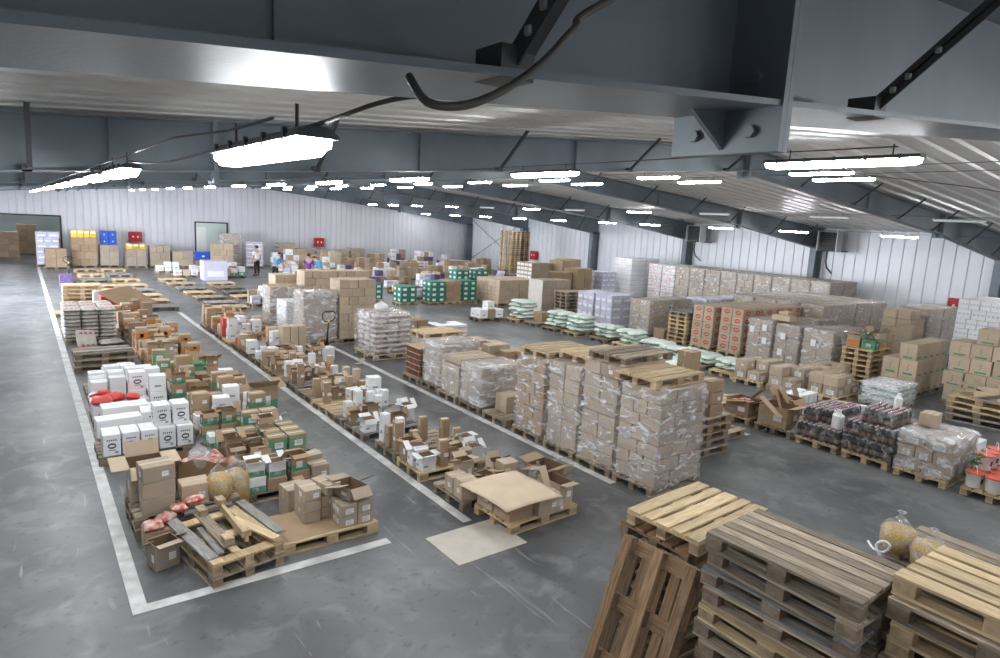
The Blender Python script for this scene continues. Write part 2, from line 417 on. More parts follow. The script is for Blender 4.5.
# ------------------------------------------------------------------ lamps
def lamp_meshes(on, rich):
    L, w = 1.27, .115
    h = MB(); md = 'housing' if on else 'housing_off'
    prof = [(-w/2, .040), (-w/2+.012, .050), (-w*.28, .058), (w*.28, .058), (w/2-.012, .050), (w/2, .040), (w/2+.008, .036), (w/2+.008, .026), (-w/2-.008, .026), (-w/2-.008, .036)]
    n = len(prof); vs = [(x, -L/2, z) for x, z in prof]+[(x, L/2, z) for x, z in prof]
    h.add(vs, [tuple(range(n))[::-1], tuple(range(n, 2*n))]+[(i, (i+1) % n, n+(i+1) % n, n+i) for i in range(n)], md)
    d = MB(); dp = [(-w/2, .03), (-w/2+.006, .0), (-w*.3, -.022), (w*.3, -.022), (w/2-.006, .0), (w/2, .03)]
    n = len(dp); vs = []; ys = (-L/2+.02, -L/2+.07, L/2-.07, L/2-.02)
    for i, yy in enumerate(ys):
        for x, z in dp: vs.append((x*(.9 if i in (0, 3) else 1), yy, z if i in (1, 2) or z > 0 else z*.35))
    fs = [tuple(range(n))[::-1], tuple(range(3*n, 4*n))]
    for i in range(3): fs += [(i*n+j, i*n+(j+1) % n, (i+1)*n+(j+1) % n, (i+1)*n+j) for j in range(n)]
    d.add(vs, fs, 'lamp' if on else 'lamp_off')
    c = MB()
    c.box((0, 0, 0), (.014, .022, .045), md)
    k = MB(); k.tube([(0, 0, 0), (0, 0, .085)], .006, 'wire', 6)
    return h.mesh('housing'), d.mesh('diffuser', True), c.mesh('clip'), k.mesh('hook')
def lamp(x, y, on, label, group, rich):
    z = 4.13+.087*x if x < RX else 4.13+.087*RX-.083*(x-RX)
    ms = cached(('lamp', on), lambda: lamp_meshes(on, 1))
    t = thing('ceiling_lamp', label, 'lamp', (x, y, z), 0, group)
    if x < 1 and y < 3: t.location.x, t.scale.y = .715, .83
    put('housing', ms[0], t); put('diffuser', ms[1], t)
    if rich:
        for sx in (-1, 1):
            for yy in (-.5, -.25, 0, .25, .5): put('clip', ms[2], t, (sx*.062, yy, .035))
        for yy in (-.42, .42): put('hook', ms[3], t, (0, yy, .055))
    return t
def lamps():
    rows = [('over the open aisle', .62, [-2.6, 2.41, 5.6, 7.4, 9.5, 12.0, 14.2, 17.6, 21, 25, 29, 33.5, 38, 42.5]),
            ('over the wrapped loads', 5.45, [-3.4, -.8, 2.75, 6.5, 10.1, 13.7, 17.3, 20.9, 24.6, 28.3, 32, 36, 40, 44]),
            ('beside the roof ridge', 12.5, [-3.8, -.5, 3.0, 6.6, 10.6, 14.4, 18.2, 22, 25.9, 29.8, 33.7, 37.6, 41.6]),
            ('just past the roof ridge', 13.7, [-3.2, .2, 6.75, 10.3, 14.3, 17.8, 21.8, 25.7, 29.6, 33.5, 37.4, 41.3]),
            ('over the towers of cartons', 20.5, [-3, 3.2, 6.83, 10.35, 14.58, 18.2, 22.05, 25.2, 29.0, 32.6, 36.8, 40.0, 43.2]),
            ('along the white side wall', 25.9, [-2, 3.0, 6.7, 10.43, 14.5, 18.0, 22.2, 25.2, 29.2, 33.0, 36.8, 40.7, 45.0])]
    off = {(20.5, y) for y in (6.83, 10.35, 14.58, 22.05, 29.0)}
    for nm, x, ys in rows:
        for i, y in enumerate(ys):
            on = (x, y) not in off
            lab = '%s strip lamp %s, %s from the camera end' % ('lit white' if on else 'unlit', nm, ORD[i])
            lamp(x, y, on, lab, 'strip lamps '+nm, y < 15)
        # supply wire of the row
        z = 4.13+.087*x if x < RX else 4.13+.087*RX-.083*(x-RX)
        m = MB(); pts = []; y = 2.3 if x < 6 else -1.
        while y < 46:
            pts.append((x+(.095 if x < 1 and y < 3.2 else 0), y, z+.125-.006*sin((y % 3.6)/3.6*pi))); y += .6
        m.tube(pts, .006, 'wire', 5); o = tag(put('supply_wire', m.mesh('supply_wire')), 'thin dark wire carrying the strip lamps '+nm, 'wire')
lamps()
# ------------------------------------------------------------------ goods: builders
USED = {}
def lab_ok(label, group):
    n = len(label.replace(',', ' ').split())
    if n > 16 or n < 4: print('LABELLEN', n, label)
    if label in USED and not (group and USED[label] == group): print('LABELDUP', label)
    USED[label] = group
    return label
def T(name, label, cat, loc=(0, 0, 0), rz=0., group=None): return thing(name, lab_ok(label, group), cat, loc, rz, group)
def TM(name, me, label, cat, loc=(0, 0, 0), rot=(0, 0, 0), group=None):
    return tag(put(name, me, None, loc, rot), lab_ok(label, group), cat, group)
PW, PD, PH = 1.2, .8, .144
WOODS = {'new': ('wood_new', 'wood_block', 'pale new'), 'old': ('wood_old', 'wood_block_old', 'weathered brown'), 'grey': ('wood_grey', 'wood_block_old', 'weathered grey'), 'red': ('wood_red', 'wood_block_old', 'dark reddish')}
def board_mesh(l, w, t, m, seed=0):
    def f():
        r = random.Random(seed); b = MB(); n = 6; vs = []; fs = []
        bow = r.uniform(-.003, .003); c1 = r.uniform(-.008, .008); c2 = r.uniform(-.008, .008)
        for i in range(n+1):
            x = -l/2+l*i/n; q = 1-(2*i/n-1)**2; e = (c1 if i == 0 else c2 if i == n else 0)
            for (sy, sz) in ((-1, -1), (1, -1), (1, 1), (-1, 1)): vs.append((x+e*sy*.4, sy*w/2+r.uniform(-.0015, .0015), sz*t/2+bow*q))
        for i in range(n):
            for j in range(4): fs.append((4*i+j, 4*i+(j+1) % 4, 4*i+4+(j+1) % 4, 4*i+4+j))
        fs += [(3, 2, 1, 0), (4*n, 4*n+1, 4*n+2, 4*n+3)]
        b.add(vs, fs, m); return b.mesh('board')
    return cached(('board', l, w, t, m, seed), f)
def pallet_parts(root, style='new', seed=0, w=PW, d=PD, flip=False, deck=5, sub=None):
    """euro pallet, long side on x; children of root"""
    wd, bl, _ = WOODS[style]; r = random.Random(seed)
    s = -1 if flip else 1
    def Z(z): return PH-z if flip else z
    ws = {5: [.145, .10, .145, .10, .145], 7: [.1]*7, 2: [.12, .12], 3: [.12, .09, .12]}[deck]
    gap = (d-sum(ws))/(len(ws)-1); y = -d/2
    for i, bw in enumerate(ws):
        put('deck_board', board_mesh(w, bw, .022, wd, r.randrange(4)), root, (r.uniform(-.004, .004), y+bw/2, Z(.133)), (0, 0, r.uniform(-.006, .006))); y += bw+gap
    for x in (-w/2+.0725, 0, w/2-.0725):
        put('cross_board', board_mesh(d, .145, .022, wd+'_y' if wd+'_y' in MATS else wd, r.randrange(4)), root, (x, 0, Z(.111)), (0, 0, pi/2))
        for yy in (-d/2+.05, 0, d/2-.05):
            bm = cached(('block', bl), lambda: (lambda b: (b.cbox((0, 0, 0), (.145, .10, .078), bl, .004), b.mesh('block'))[1])(MB()))
            put('block', bm, root, (x, yy, Z(.061)))
    for yy in (-d/2+.05, 0, d/2-.05):
        put('bottom_board', board_mesh(w, .10, .022, wd, r.randrange(4)), root, (0, yy, Z(.011)))
def pallet_lite(style='new', seed=0, w=PW, d=PD):
    """the same pallet as one mesh, for far copies and as a load's part"""
    def f():
        wd, bl, _ = WOODS[style]; b = MB(); wy = wd+'_y' if wd+'_y' in MATS else wd
        ws = [.145, .10, .145, .10, .145]; gap = (d-sum(ws))/4; y = -d/2
        for bw in ws: b.box((0, y+bw/2, .133), (w, bw, .022), wd); y += bw+gap
        for x in (-w/2+.0725, 0, w/2-.0725):
            b.box((x, 0, .111), (.145, d, .022), wy)
            for yy in (-d/2+.05, 0, d/2-.05): b.box((x, yy, .061), (.145, .1, .078), bl)
        for yy in (-d/2+.05, 0, d/2-.05): b.box((0, yy, .011), (w, .1, .022), wd)
        return b.mesh('pallet')
    return cached(('plite', style, w, d), f)
_ps = [0]
def pallet(x, y, label, z=0., rz=0., style='new', group=None, lite=False, w=PW, d=PD, flip=False, rx=0., deck=5):
    _ps[0] += 1
    if z < .01: FOOT.append((x, y, w/2, d/2) if abs(rz) < .8 else (x, y, d/2, w/2))
    if lite:
        return TM('wooden_pallet', pallet_lite(style, 0, w, d), label, 'pallet', (x, y, z), (rx, 0, rz), group)
    t = T('wooden_pallet', label, 'pallet', (x, y, z), rz, group); t.rotation_euler.x = rx
    pallet_parts(t, style, _ps[0], w, d, flip, deck); return t
# ---- cartons
def face_quad(b, w, d, h, face, u0, v0, u1, v1, m, e=.0012):
    """rectangle on a face of a box of size w, d, h standing on z=0; u, v in 0..1"""
    if face == 'f': P = lambda u, v: (-w/2+w*u, -d/2-e, h*v)
    elif face == 'b': P = lambda u, v: (w/2-w*u, d/2+e, h*v)
    elif face == 'l': P = lambda u, v: (-w/2-e, d/2-d*u, h*v)
    elif face == 'r': P = lambda u, v: (w/2+e, -d/2+d*u, h*v)
    else: P = lambda u, v: (-w/2+w*u, -d/2+d*v, h+e)
    b.add([P(u0, v0), P(u1, v0), P(u1, v1), P(u0, v1)], [(0, 1, 2, 3)], m)
def oval(b, w, d, h, face, cu, cv, ru, rv, m, e=.0016, n=16, ring=0):
    if face == 'f': P = lambda u, v: (-w/2+w*u, -d/2-e, h*v)
    elif face == 'l': P = lambda u, v: (-w/2-e, d/2-d*u, h*v)
    elif face == 'r': P = lambda u, v: (w/2+e, -d/2+d*u, h*v)
    else: P = lambda u, v: (-w/2+w*u, -d/2+d*v, h+e)
    o = [P(cu+ru*cos(2*pi*i/n), cv+rv*sin(2*pi*i/n)) for i in range(n)]
    if ring:
        q = [P(cu+ru*ring*cos(2*pi*i/n), cv+rv*ring*sin(2*pi*i/n)) for i in range(n)]
        b.add(o+q, [(i, (i+1) % n, n+(i+1) % n, n+i) for i in range(n)], m)
    else: b.add(o, [tuple(range(n))], m)
BODY = {'kraft': 'kraft', 'kraft2': 'kraft_light', 'kraftg': 'kraft_grey', 'white': 'carton_white', 'oval': 'carton_white', 'green': 'green_carton', 'brgreen': 'kraft', 'teal': 'teal_carton', 'orange': 'kraft_light', 'ketchup': 'kraft_light', 'tea': 'kraft_light', 'roundel': 'kraft_light', 'labelled': 'kraft_grey', 'whitegreen': 'carton_white', 'blue': 'blue_plastic', 'yellow': 'yellow_pack', 'lilac': 'lilac_carton', 'red': 'red_plastic', 'tissue': 'tissue', 'tissue_red': 'tissue', 'sheet': 'kraft_grey', 'crate': 'kraft_grey', 'purple': 'purple_pack', 'crate2': 'kraft_light'}
def carton_mesh(w, d, h, style):
    w, d, h = round(w, 3), round(d, 3), round(h, 3)
    def f():
        b = MB(); bd = BODY[style]; b.cbox((0, 0, h/2), (w, d, h), bd, min(.008, h*.05))
        Q = lambda *a: face_quad(b, w, d, h, *a)
        if style == 'oval':
            for fc in ('f', 'l'):
                for i in range(5): Q(fc, .22+.12*i, .70, .22+.12*i+.07, .77, 'print_dark')
                oval(b, w, d, h, fc, .5, .47, .24, .13, 'print_dark'); oval(b, w, d, h, fc, .5, .47, .17, .055, 'carton_white', .002)
                Q(fc, .30, .25, .70, .30, 'print_grey'); Q(fc, .66, .12, .84, .22, 'print_grey')
        elif style == 'green':
            for fc in ('f', 'l'): Q(fc, .30, .12, .78, .58, 'white_label'); Q(fc, .38, .30, .70, .34, 'print_grey'); Q(fc, .38, .42, .70, .47, 'print_green'); Q(fc, 0.02, .75, .98, .97, 'kraft')
            Q('t', .02, .02, .98, .98, 'kraft')
        elif style == 'brgreen':
            for fc in ('f', 'l'): Q(fc, .02, .02, .98, .35, 'print_green'); Q(fc, .30, .3, .7, .62, 'white_label')
        elif style == 'whitegreen':
            for fc in ('f', 'l'): Q(fc, .02, .02, .98, .42, 'green_carton'); Q(fc, .28, .12, .62, .34, 'white_label')
        elif style == 'teal':
            for fc in ('f', 'l'): Q(fc, .25, .25, .7, .7, 'white_label')
        elif style == 'orange':
            for fc in ('f', 'l'): Q(fc, .02, .04, .98, .62, 'orange_carton'); Q(fc, .35, .2, .66, .5, 'white_label')
        elif style == 'ketchup':
            for fc in ('f', 'l'):
                oval(b, w, d, h, fc, .52, .52, .27, .27, 'print_red'); oval(b, w, d, h, fc, .52, .52, .19, .11, 'kraft_light', .002)
                Q(fc, .40, .50, .64, .55, 'print_red', .0024)
        elif style == 'tea':
            for fc in ('f', 'l'):
                Q(fc, .24, .08, .80, .20, 'print_green')
                for i in range(4): Q(fc, .44+.05*(i % 2), .32+.11*i, .50+.05*(i % 2), .39+.11*i, 'print_green')
        elif style == 'roundel':
            for fc in ('f', 'l'): oval(b, w, d, h, fc, .3, .5, .14, .3, 'print_grey', ring=.7); oval(b, w, d, h, fc, .72, .5, .14, .3, 'print_grey', ring=.7)
        elif style == 'labelled':
            for fc in ('f', 'l'):
                Q(fc, .28, .14, .76, .62, 'white_label')
                for i in range(5): Q(fc, .32, .20+.08*i, .72-.06*(i % 3), .235+.08*i, 'print_grey', .002)
        elif style in ('white', ):
            Q('f', .3, .3, .7, .42, 'print_grey'); Q('l', .3, .3, .7, .42, 'print_grey')
        elif style == 'tissue':
            for fc in ('f', 'l'):
                for i in range(3): Q(fc, .10+.3*i, .42, .30+.3*i, .62, 'lilac_carton')
        elif style == 'tissue_red':
            for fc in ('f', 'l'): Q(fc, .03, .32, .97, .60, 'tissue_red')
        elif style == 'crate':
            for i in range(2): Q('l', .08+.46*i, .2, .46+.46*i, .8, 'white_label')
        elif style == 'lilac':
            for fc in ('f', 'l'): Q(fc, .15, .2, .85, .5, 'white_label')
        elif style == 'blue':
            for fc in ('f', 'l'): oval(b, w, d, h, fc, .5, .5, .09, .10, 'white_label')
        elif style == 'yellow':
            for fc in ('f', 'l'): Q(fc, .1, .55, .9, .9, 'white_label')
        if style in ('kraft', 'kraftg', 'roundel'):
            Q('f', .62, .18, .90, .30, 'print_grey'); Q('l', .12, .2, .34, .30, 'print_grey')
        return b.mesh('carton')
    return cached(('carton', w, d, h, style), f)
def tape_mesh(w, d, h, m):
    def f():
        b = MB(); t = .024; e = .002
        b.box((0, 0, h+e/2), (w+.004, t*2, e), m)
        for sx in (-1, 1): b.box((sx*(w/2+e/2), 0, h*.82), (e, t*2, h*.36), m)
        return b.mesh('tape')
    return cached(('tape', round(w, 3), round(d, 3), round(h, 3), m), f)
def sticker_mesh(h=.06):
    def f():
        b = MB(); b.box((0, 0, 0), (.075, .003, h), 'white_label'); b.box((0, -.002, h*.1), (.05, .001, h*.10), 'print_grey')
        return b.mesh('sticker')
    return cached(('sticker', h), f)
def carton(x, y, z, w, d, h, style, label, rz=0., group=None, rich=True, name='carton', cat='box'):
    if name == 'carton': name = {'kraft': 'kraft_carton', 'kraft2': 'pale_carton', 'kraftg': 'grey_carton', 'labelled': 'labelled_carton', 'tea': 'printed_carton', 'ketchup': 'printed_carton', 'white': 'white_carton', 'whitegreen': 'milk_carton', 'roundel': 'roundel_carton'}.get(style, 'carton')
    o = TM(name, carton_mesh(w, d, h, style), label, cat, (x, y, z), (0, 0, rz), group)
    if rich:
        put('tape', tape_mesh(w, d, h, 'tape_w' if 'white' in BODY[style] else 'tape'), o)
        if style in ('kraft', 'kraft2', 'kraftg') and int((x*7+y*13+z*5)*10) % 3 == 0:
            put('sticker', sticker_mesh(), o, (w*.18, -d/2-.002, h*.45)); put('sticker', sticker_mesh(), o, (-w/2-.002, -d*.1, h*.45), (0, 0, -pi/2))
    return o
def open_carton(x, y, z, w, d, h, style, label, rz=0., group=None, seed=0, tilt=(0, 0), fill=None, name='open_carton'):
    w, d, h = round(w, 2), round(d, 2), round(h, 2)
    def f():
        b = MB(); bd = BODY[style]; t = .006
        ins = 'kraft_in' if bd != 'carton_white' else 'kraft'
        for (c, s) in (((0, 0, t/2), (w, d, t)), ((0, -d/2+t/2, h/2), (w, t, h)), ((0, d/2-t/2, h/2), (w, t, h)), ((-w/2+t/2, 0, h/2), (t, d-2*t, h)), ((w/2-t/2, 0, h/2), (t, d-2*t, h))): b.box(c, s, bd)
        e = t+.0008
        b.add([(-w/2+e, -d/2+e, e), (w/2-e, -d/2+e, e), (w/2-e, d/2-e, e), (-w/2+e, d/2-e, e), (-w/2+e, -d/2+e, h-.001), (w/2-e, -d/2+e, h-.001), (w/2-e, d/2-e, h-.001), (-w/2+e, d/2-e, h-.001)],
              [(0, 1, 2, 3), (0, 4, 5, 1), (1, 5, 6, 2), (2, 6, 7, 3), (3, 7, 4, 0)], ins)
        Q = lambda *a: face_quad(b, w, d, h, *a)
        if style in ('green', 'whitegreen', 'brgreen'):
            for fc in ('f', 'l'): Q(fc, .02, .02, .98, .42, 'print_green' if style != 'whitegreen' else 'green_carton'); Q(fc, .3, .2, .7, .6, 'white_label')
        if style == 'orange':
            for fc in ('f', 'l'): Q(fc, .02, .04, .98, .6, 'orange_carton')
        if style in ('kraft', 'kraft2', 'kraftg', 'white'):
            for fc in ('f', 'l'): Q(fc, .55, .3, .85, .6, 'white_label'); Q(fc, .1, .25, .4, .38, 'print_grey')
        return b.mesh('open_carton')
    o = TM(name, cached(('open', w, d, h, style), f), label, 'box', (x, y, z), (tilt[0], tilt[1], rz), group)
    r = random.Random(seed+1); bd = BODY[style]
    def flap(L, D):
        def g():
            b = MB(); b.box((0, D/2, 0), (L, D, .005), bd); return b.mesh('flap')
        return cached(('flap', round(L, 2), round(D, 2), bd), g)
    fd = min(.2, min(w, d)/2*.95)
    for (px, py, a, L) in ((0, -d/2, pi, w), (0, d/2, 0, w), (-w/2, 0, pi/2, d), (w/2, 0, -pi/2, d)):
        q = r.choice([r.uniform(-.9, -.2), r.uniform(-.6, .5), r.uniform(.6, 1.35)])
        put('flap', flap(L*.97, fd), o, (px, py, h+.002), (q, 0, a)) if False else None
        fo = put('flap', flap(L*.97, fd), o, (px, py, h+.003)); fo.rotation_mode = 'ZYX'; fo.rotation_euler = (q, 0, a)
    if fill:
        def g():
            b = MB(); rr = random.Random(5)
            for i in range(14):
                b.cbox((rr.uniform(-.36, .36)*w, rr.uniform(-.36, .36)*d, h*.72+rr.uniform(0, .12)*h), (w*.2, d*.16, h*.2), fill, .01)
            return b.mesh('contents')
        put('contents', cached(('fill', w, d, h, fill), g), o)
    return o
# ---- stretch film
def film_mesh(w, d, z0, z1, seed, m, cap=True, amp=.012):
    def f():
        b = MB(); nz_ = max(4, int((z1-z0)/.13)); per = []; n1, n2 = max(5, int(w/.12)), max(4, int(d/.12))
        per += [(-w/2+w*i/n1, -d/2, 0, -1) for i in range(n1)]+[(w/2, -d/2+d*i/n2, 1, 0) for i in range(n2)]
        per += [(w/2-w*i/n1, d/2, 0, 1) for i in range(n1)]+[(-w/2, d/2-d*i/n2, -1, 0) for i in range(n2)]
        k = len(per); vs = []; fs = []
        for j in range(nz_+1):
            z = z0+(z1-z0)*j/nz_
            for i, (x, y, nx, ny) in enumerate(per):
                q = noise.noise(Vector((x*6+seed*7.1, y*6, z*9)))*.5+.5
                o = .006+amp*q
                if j == 0: z_ = z+noise.noise(Vector((x*5, y*5, seed)))*.05
                else: z_ = z
                c = .0 if (abs(abs(x)-w/2) < 1e-6 and abs(abs(y)-d/2) < 1e-6) else 1
                vs.append((x+nx*o+(math.copysign(.006, x) if not c else 0), y+ny*o+(math.copysign(.006, y) if not c else 0), z_))
        for j in range(nz_):
            for i in range(k): fs.append((j*k+i, j*k+(i+1) % k, (j+1)*k+(i+1) % k, (j+1)*k+i))
        if cap:
            o = len(vs); top = [nz_*k+i for i in range(k)]
            for i, (x, y, nx, ny) in enumerate(per): vs.append((x*.86, y*.82, z1+.008+.008*noise.noise(Vector((x*9, y*9, seed)))))
            for i in range(k): fs.append((top[i], top[(i+1) % k], o+(i+1) % k, o+i))
            fs.append(tuple(o+i for i in range(k)))
        b.add(vs, fs, m); return b.mesh('stretch_film', True)
    return cached(('filmm', round(w, 2), round(d, 2), round(z0, 2), round(z1, 2), seed, m, cap), f)
FOOT = []
def clear(x, y, hw=.62, hd=.45): return all(abs(x-a) > hw+c or abs(y-b) > hd+d for a, b, c, d in FOOT)
def load(x, y, label, h, style='kraftg', w=1.12, d=.76, nx=3, ny=2, ch=.2, rz=0., film='film', pal='old', group=None, seed=0, near=False, cap=True, lean=0., cat='pallet load', z=0., base=True, mixer=None, shell=True, jit=.006):
    """pallet stacked with equal cartons in stretch film: one thing"""
    t = T('pallet_load', label, cat, (x, y, z), rz, group); r = random.Random(seed); FOOT.append((x, y, w/2+.03, d/2+.03))
    z0 = PH if base else 0
    if base:
        if near:
            p = put('pallet', None, t); pallet_parts(p, pal, seed, deck=5)
        else: put('pallet', pallet_lite(pal), t)
    nl = max(1, int(round((h-z0)/ch))); ch = (h-z0)/nl
    for k in range(nl):
        a, b_ = (nx, ny) if k % 2 == 0 else ((nx-1, ny+1) if nx > 2 else (nx, ny))
        cw, cd = w/a, d/b_; ox = lean*k
        for i in range(a):
            for j in range(b_):
                if shell and 0 < i < a-1 and 0 < j < b_-1 and k < nl-1: continue
                st = mixer(r, k) if mixer else style
                put('carton', carton_mesh(cw-.012, cd-.012, ch-.006, st), t, (-w/2+cw*(i+.5)+ox+r.uniform(-jit, jit), -d/2+cd*(j+.5)+r.uniform(-jit, jit), z0+ch*k))
    if film:
        put('stretch_film', film_mesh(w+.012, d+.012, z0-.07 if base else .02, z0+ch*nl+.006, seed % 4, film, cap), t)
    return t
# ------------------------------------------------------------------ sacks, bottles, buckets
def sack_mesh(w, d, h, m, seed=0, print_m=None):
    def f():
        b = MB(); nu, nv = 12, 8; r = random.Random(seed); vs = []; fs = []
        for s in (1, -1):
            for i in range(nu+1):
                for j in range(nv+1):
                    u, v = 2*i/nu-1, 2*j/nv-1
                    q = max(0, (1-abs(u)**3.2)*(1-abs(v)**3.2))**.42
                    z = s*h/2*q*(1+.18*noise.noise(Vector((u*2.2, v*2.2, seed*3.3+s))))
                    vs.append((w/2*u*(1-.05*abs(v)**2), d/2*v*(1-.06*abs(u)**2), z+h/2))
        k = (nu+1)*(nv+1)
        for i in range(nu):
            for j in range(nv):
                a = i*(nv+1)+j; fs.append((a, a+nv+1, a+nv+2, a+1)); fs.append((k+a, k+a+1, k+a+nv+2, k+a+nv+1))
        b.add(vs, fs, m); me = b.mesh('sack', True)
        if print_m:
            me.materials.append(MATS[print_m])
            for p in me.polygons:
                c = p.center
                if abs(c.x) < w*.3 and abs(c.y) < d*.5 and (p.index // 2 % nv) in (1, 6) and (p.index // 2 // nv) % 3 != 1: p.material_index = 1
        return me
    return cached(('sack', w, d, h, m, seed, print_m), f)
def bottle_pack(x, y, z, label, rz=0., group=None, nx=4, ny=3):
    t = T('bottle_pack', label, 'bottle pack', (x, y, z), rz, group); p = .092; r = .043
    bm = cached('bottle', lambda: (lambda b: (b.lathe([(r*.8, 0), (r, .012), (r, .17), (r*.82, .205), (r*.45, .245), (.013, .265), (.013, .28)], 'dark_drink', 10), b.lathe([(r+.0008, .06), (r+.0012, .065), (r+.0012, .13), (r+.0008, .135)], 'tin_brown', 10), b.mesh('bottle', True))[-1])(MB()))
    cm = cached('bcap', lambda: (lambda b: (b.lathe([(.021, 0), (.021, .020), (.016, .024)], 'pink_cap', 8), b.mesh('cap'))[1])(MB()))
    for i in range(nx):
        for j in range(ny):
            if 0 < i < nx-1 and 0 < j < ny-1: pass
            o = put('bottle', bm, t, ((i-(nx-1)/2)*p, (j-(ny-1)/2)*p, 0)); put('cap', cm, o, (0, 0, .27))
    put('shrink_film', film_mesh(nx*p, ny*p, .005, .295, 1, 'film_pack', True, .004), t)
    return t
def bucket(x, y, z, label, group=None, rz=0., handle_up=True):
    t = T('bucket', label, 'bucket', (x, y, z), rz, group); t.scale = (.86, .86, .86)
    put('bucket_body', cached('bk', lambda: (lambda b: (b.lathe([(.118, 0), (.122, .01), (.142, .25), (.150, .252), (.150, .268), (.143, .27)], 'white_plastic', 20), b.mesh('bucket_body', True))[1])(MB())), t)
    put('lid', cached('bl', lambda: (lambda b: (b.lathe([(.153, .262), (.156, .285), (.148, .292), (.120, .288), (.02, .287)], 'lid_red', 20), b.mesh('lid', True))[1])(MB())), t)
    put('label', cached('bkl', lambda: (lambda b: (b.add([(.1325*cos(a)*1.0, .1325*sin(a), .09) for a in [radians(-140+10*i) for i in range(12)]]+[(.1425*cos(a), .1425*sin(a), .19) for a in [radians(-140+10*i) for i in range(12)]], [(i, i+1, 13+i, 12+i) for i in range(11)], 'print_dark'), b.mesh('label'))[1])(MB())), t)
    a = [(.152*cos(pi*i/12), 0, .25+.16*sin(pi*i/12)) for i in range(13)] if handle_up else [(.158*cos(pi*i/12), -.158*sin(pi*i/12)*.97, .25-.05*sin(pi*i/12)) for i in range(13)]
    put('handle', cached(('bkh', handle_up), lambda: (lambda b: (b.tube(a, .006, 'white_plastic', 6), b.mesh('handle', True))[1])(MB())), t)
    return t
def jug(x, y, z, label, group=None, rz=0., s=1.):
    t = T('plastic_jug', label, 'jug', (x, y, z), rz, group)
    b = MB(); b.cbox((0, 0, .13*s), (.18*s, .14*s, .26*s), 'white_plastic', .03*s); b.lathe([(.06*s, .25*s), (.035*s, .29*s), (.028*s, .30*s)], 'white_plastic', 10)
    put('jug_body', cached(('jug', s), lambda: b.mesh('jug_body')), t)
    put('cap', cached(('jugc', s), lambda: (lambda b: (b.lathe([(.034*s, 0), (.034*s, .035*s), (.030*s, .037*s)], 'white', 10), b.mesh('cap'))[1])(MB())), t, (0, 0, .295*s))
    put('handle', cached(('jugh', s), lambda: (lambda b: (b.tube([(.05*s, 0, .27*s), (.09*s, 0, .30*s), (.10*s, 0, .24*s), (.085*s, 0, .16*s)], .012*s, 'white_plastic', 6), b.mesh('handle', True))[1])(MB())), t)
    return t
def plastic_bag(x, y, z, label, s=.3, h=.3, m='bag_clear', seed=0, group=None, name='plastic_bag', inner=None, tie=True):
    def f():
        b = MB(); nu, nv = 18, 12; vs = []; fs = []
        for j in range(nv+1):
            t = j/nv
            rr = s*(.82+.18*sin(pi*min(1, t*1.6)))*(1 if t < .62 else max(.06, 1-((t-.62)/.30)**1.2) if t < .92 else .06+.25*(t-.92)/.08)
            zz = h*t
            for i in range(nu):
                a = 2*pi*i/nu; q = 1+.16*noise.noise(Vector((cos(a)*1.8, sin(a)*1.8, t*3+seed*5)))
                vs.append((rr*q*cos(a), rr*q*sin(a), zz+.03*h*noise.noise(Vector((cos(a)*2, sin(a)*2, t*4+seed)))*(1 if j else 0)))
        for j in range(nv):
            for i in range(nu): fs.append((j*nu+i, j*nu+(i+1) % nu, (j+1)*nu+(i+1) % nu, (j+1)*nu+i))
        fs.append(tuple(range(nu))[::-1]); b.add(vs, fs, m); return b.mesh('bag_skin', True)
    t = T(name, label, 'bag', (x, y, z), 0, group)
    put('bag_skin', cached(('pbag', s, h, m, seed), f), t)
    if inner:
        def g():
            b = MB(); b.lathe([(s*.78*q, h*zz) for q, zz in ((.85, .01), (1.14, .06), (1.2, .3), (1.16, .5), (.95, .60), (.3, .66))], inner, 18); return b.mesh('filling', True)
        put('filling', cached(('pfil', s, h, inner), g), t)
    return t
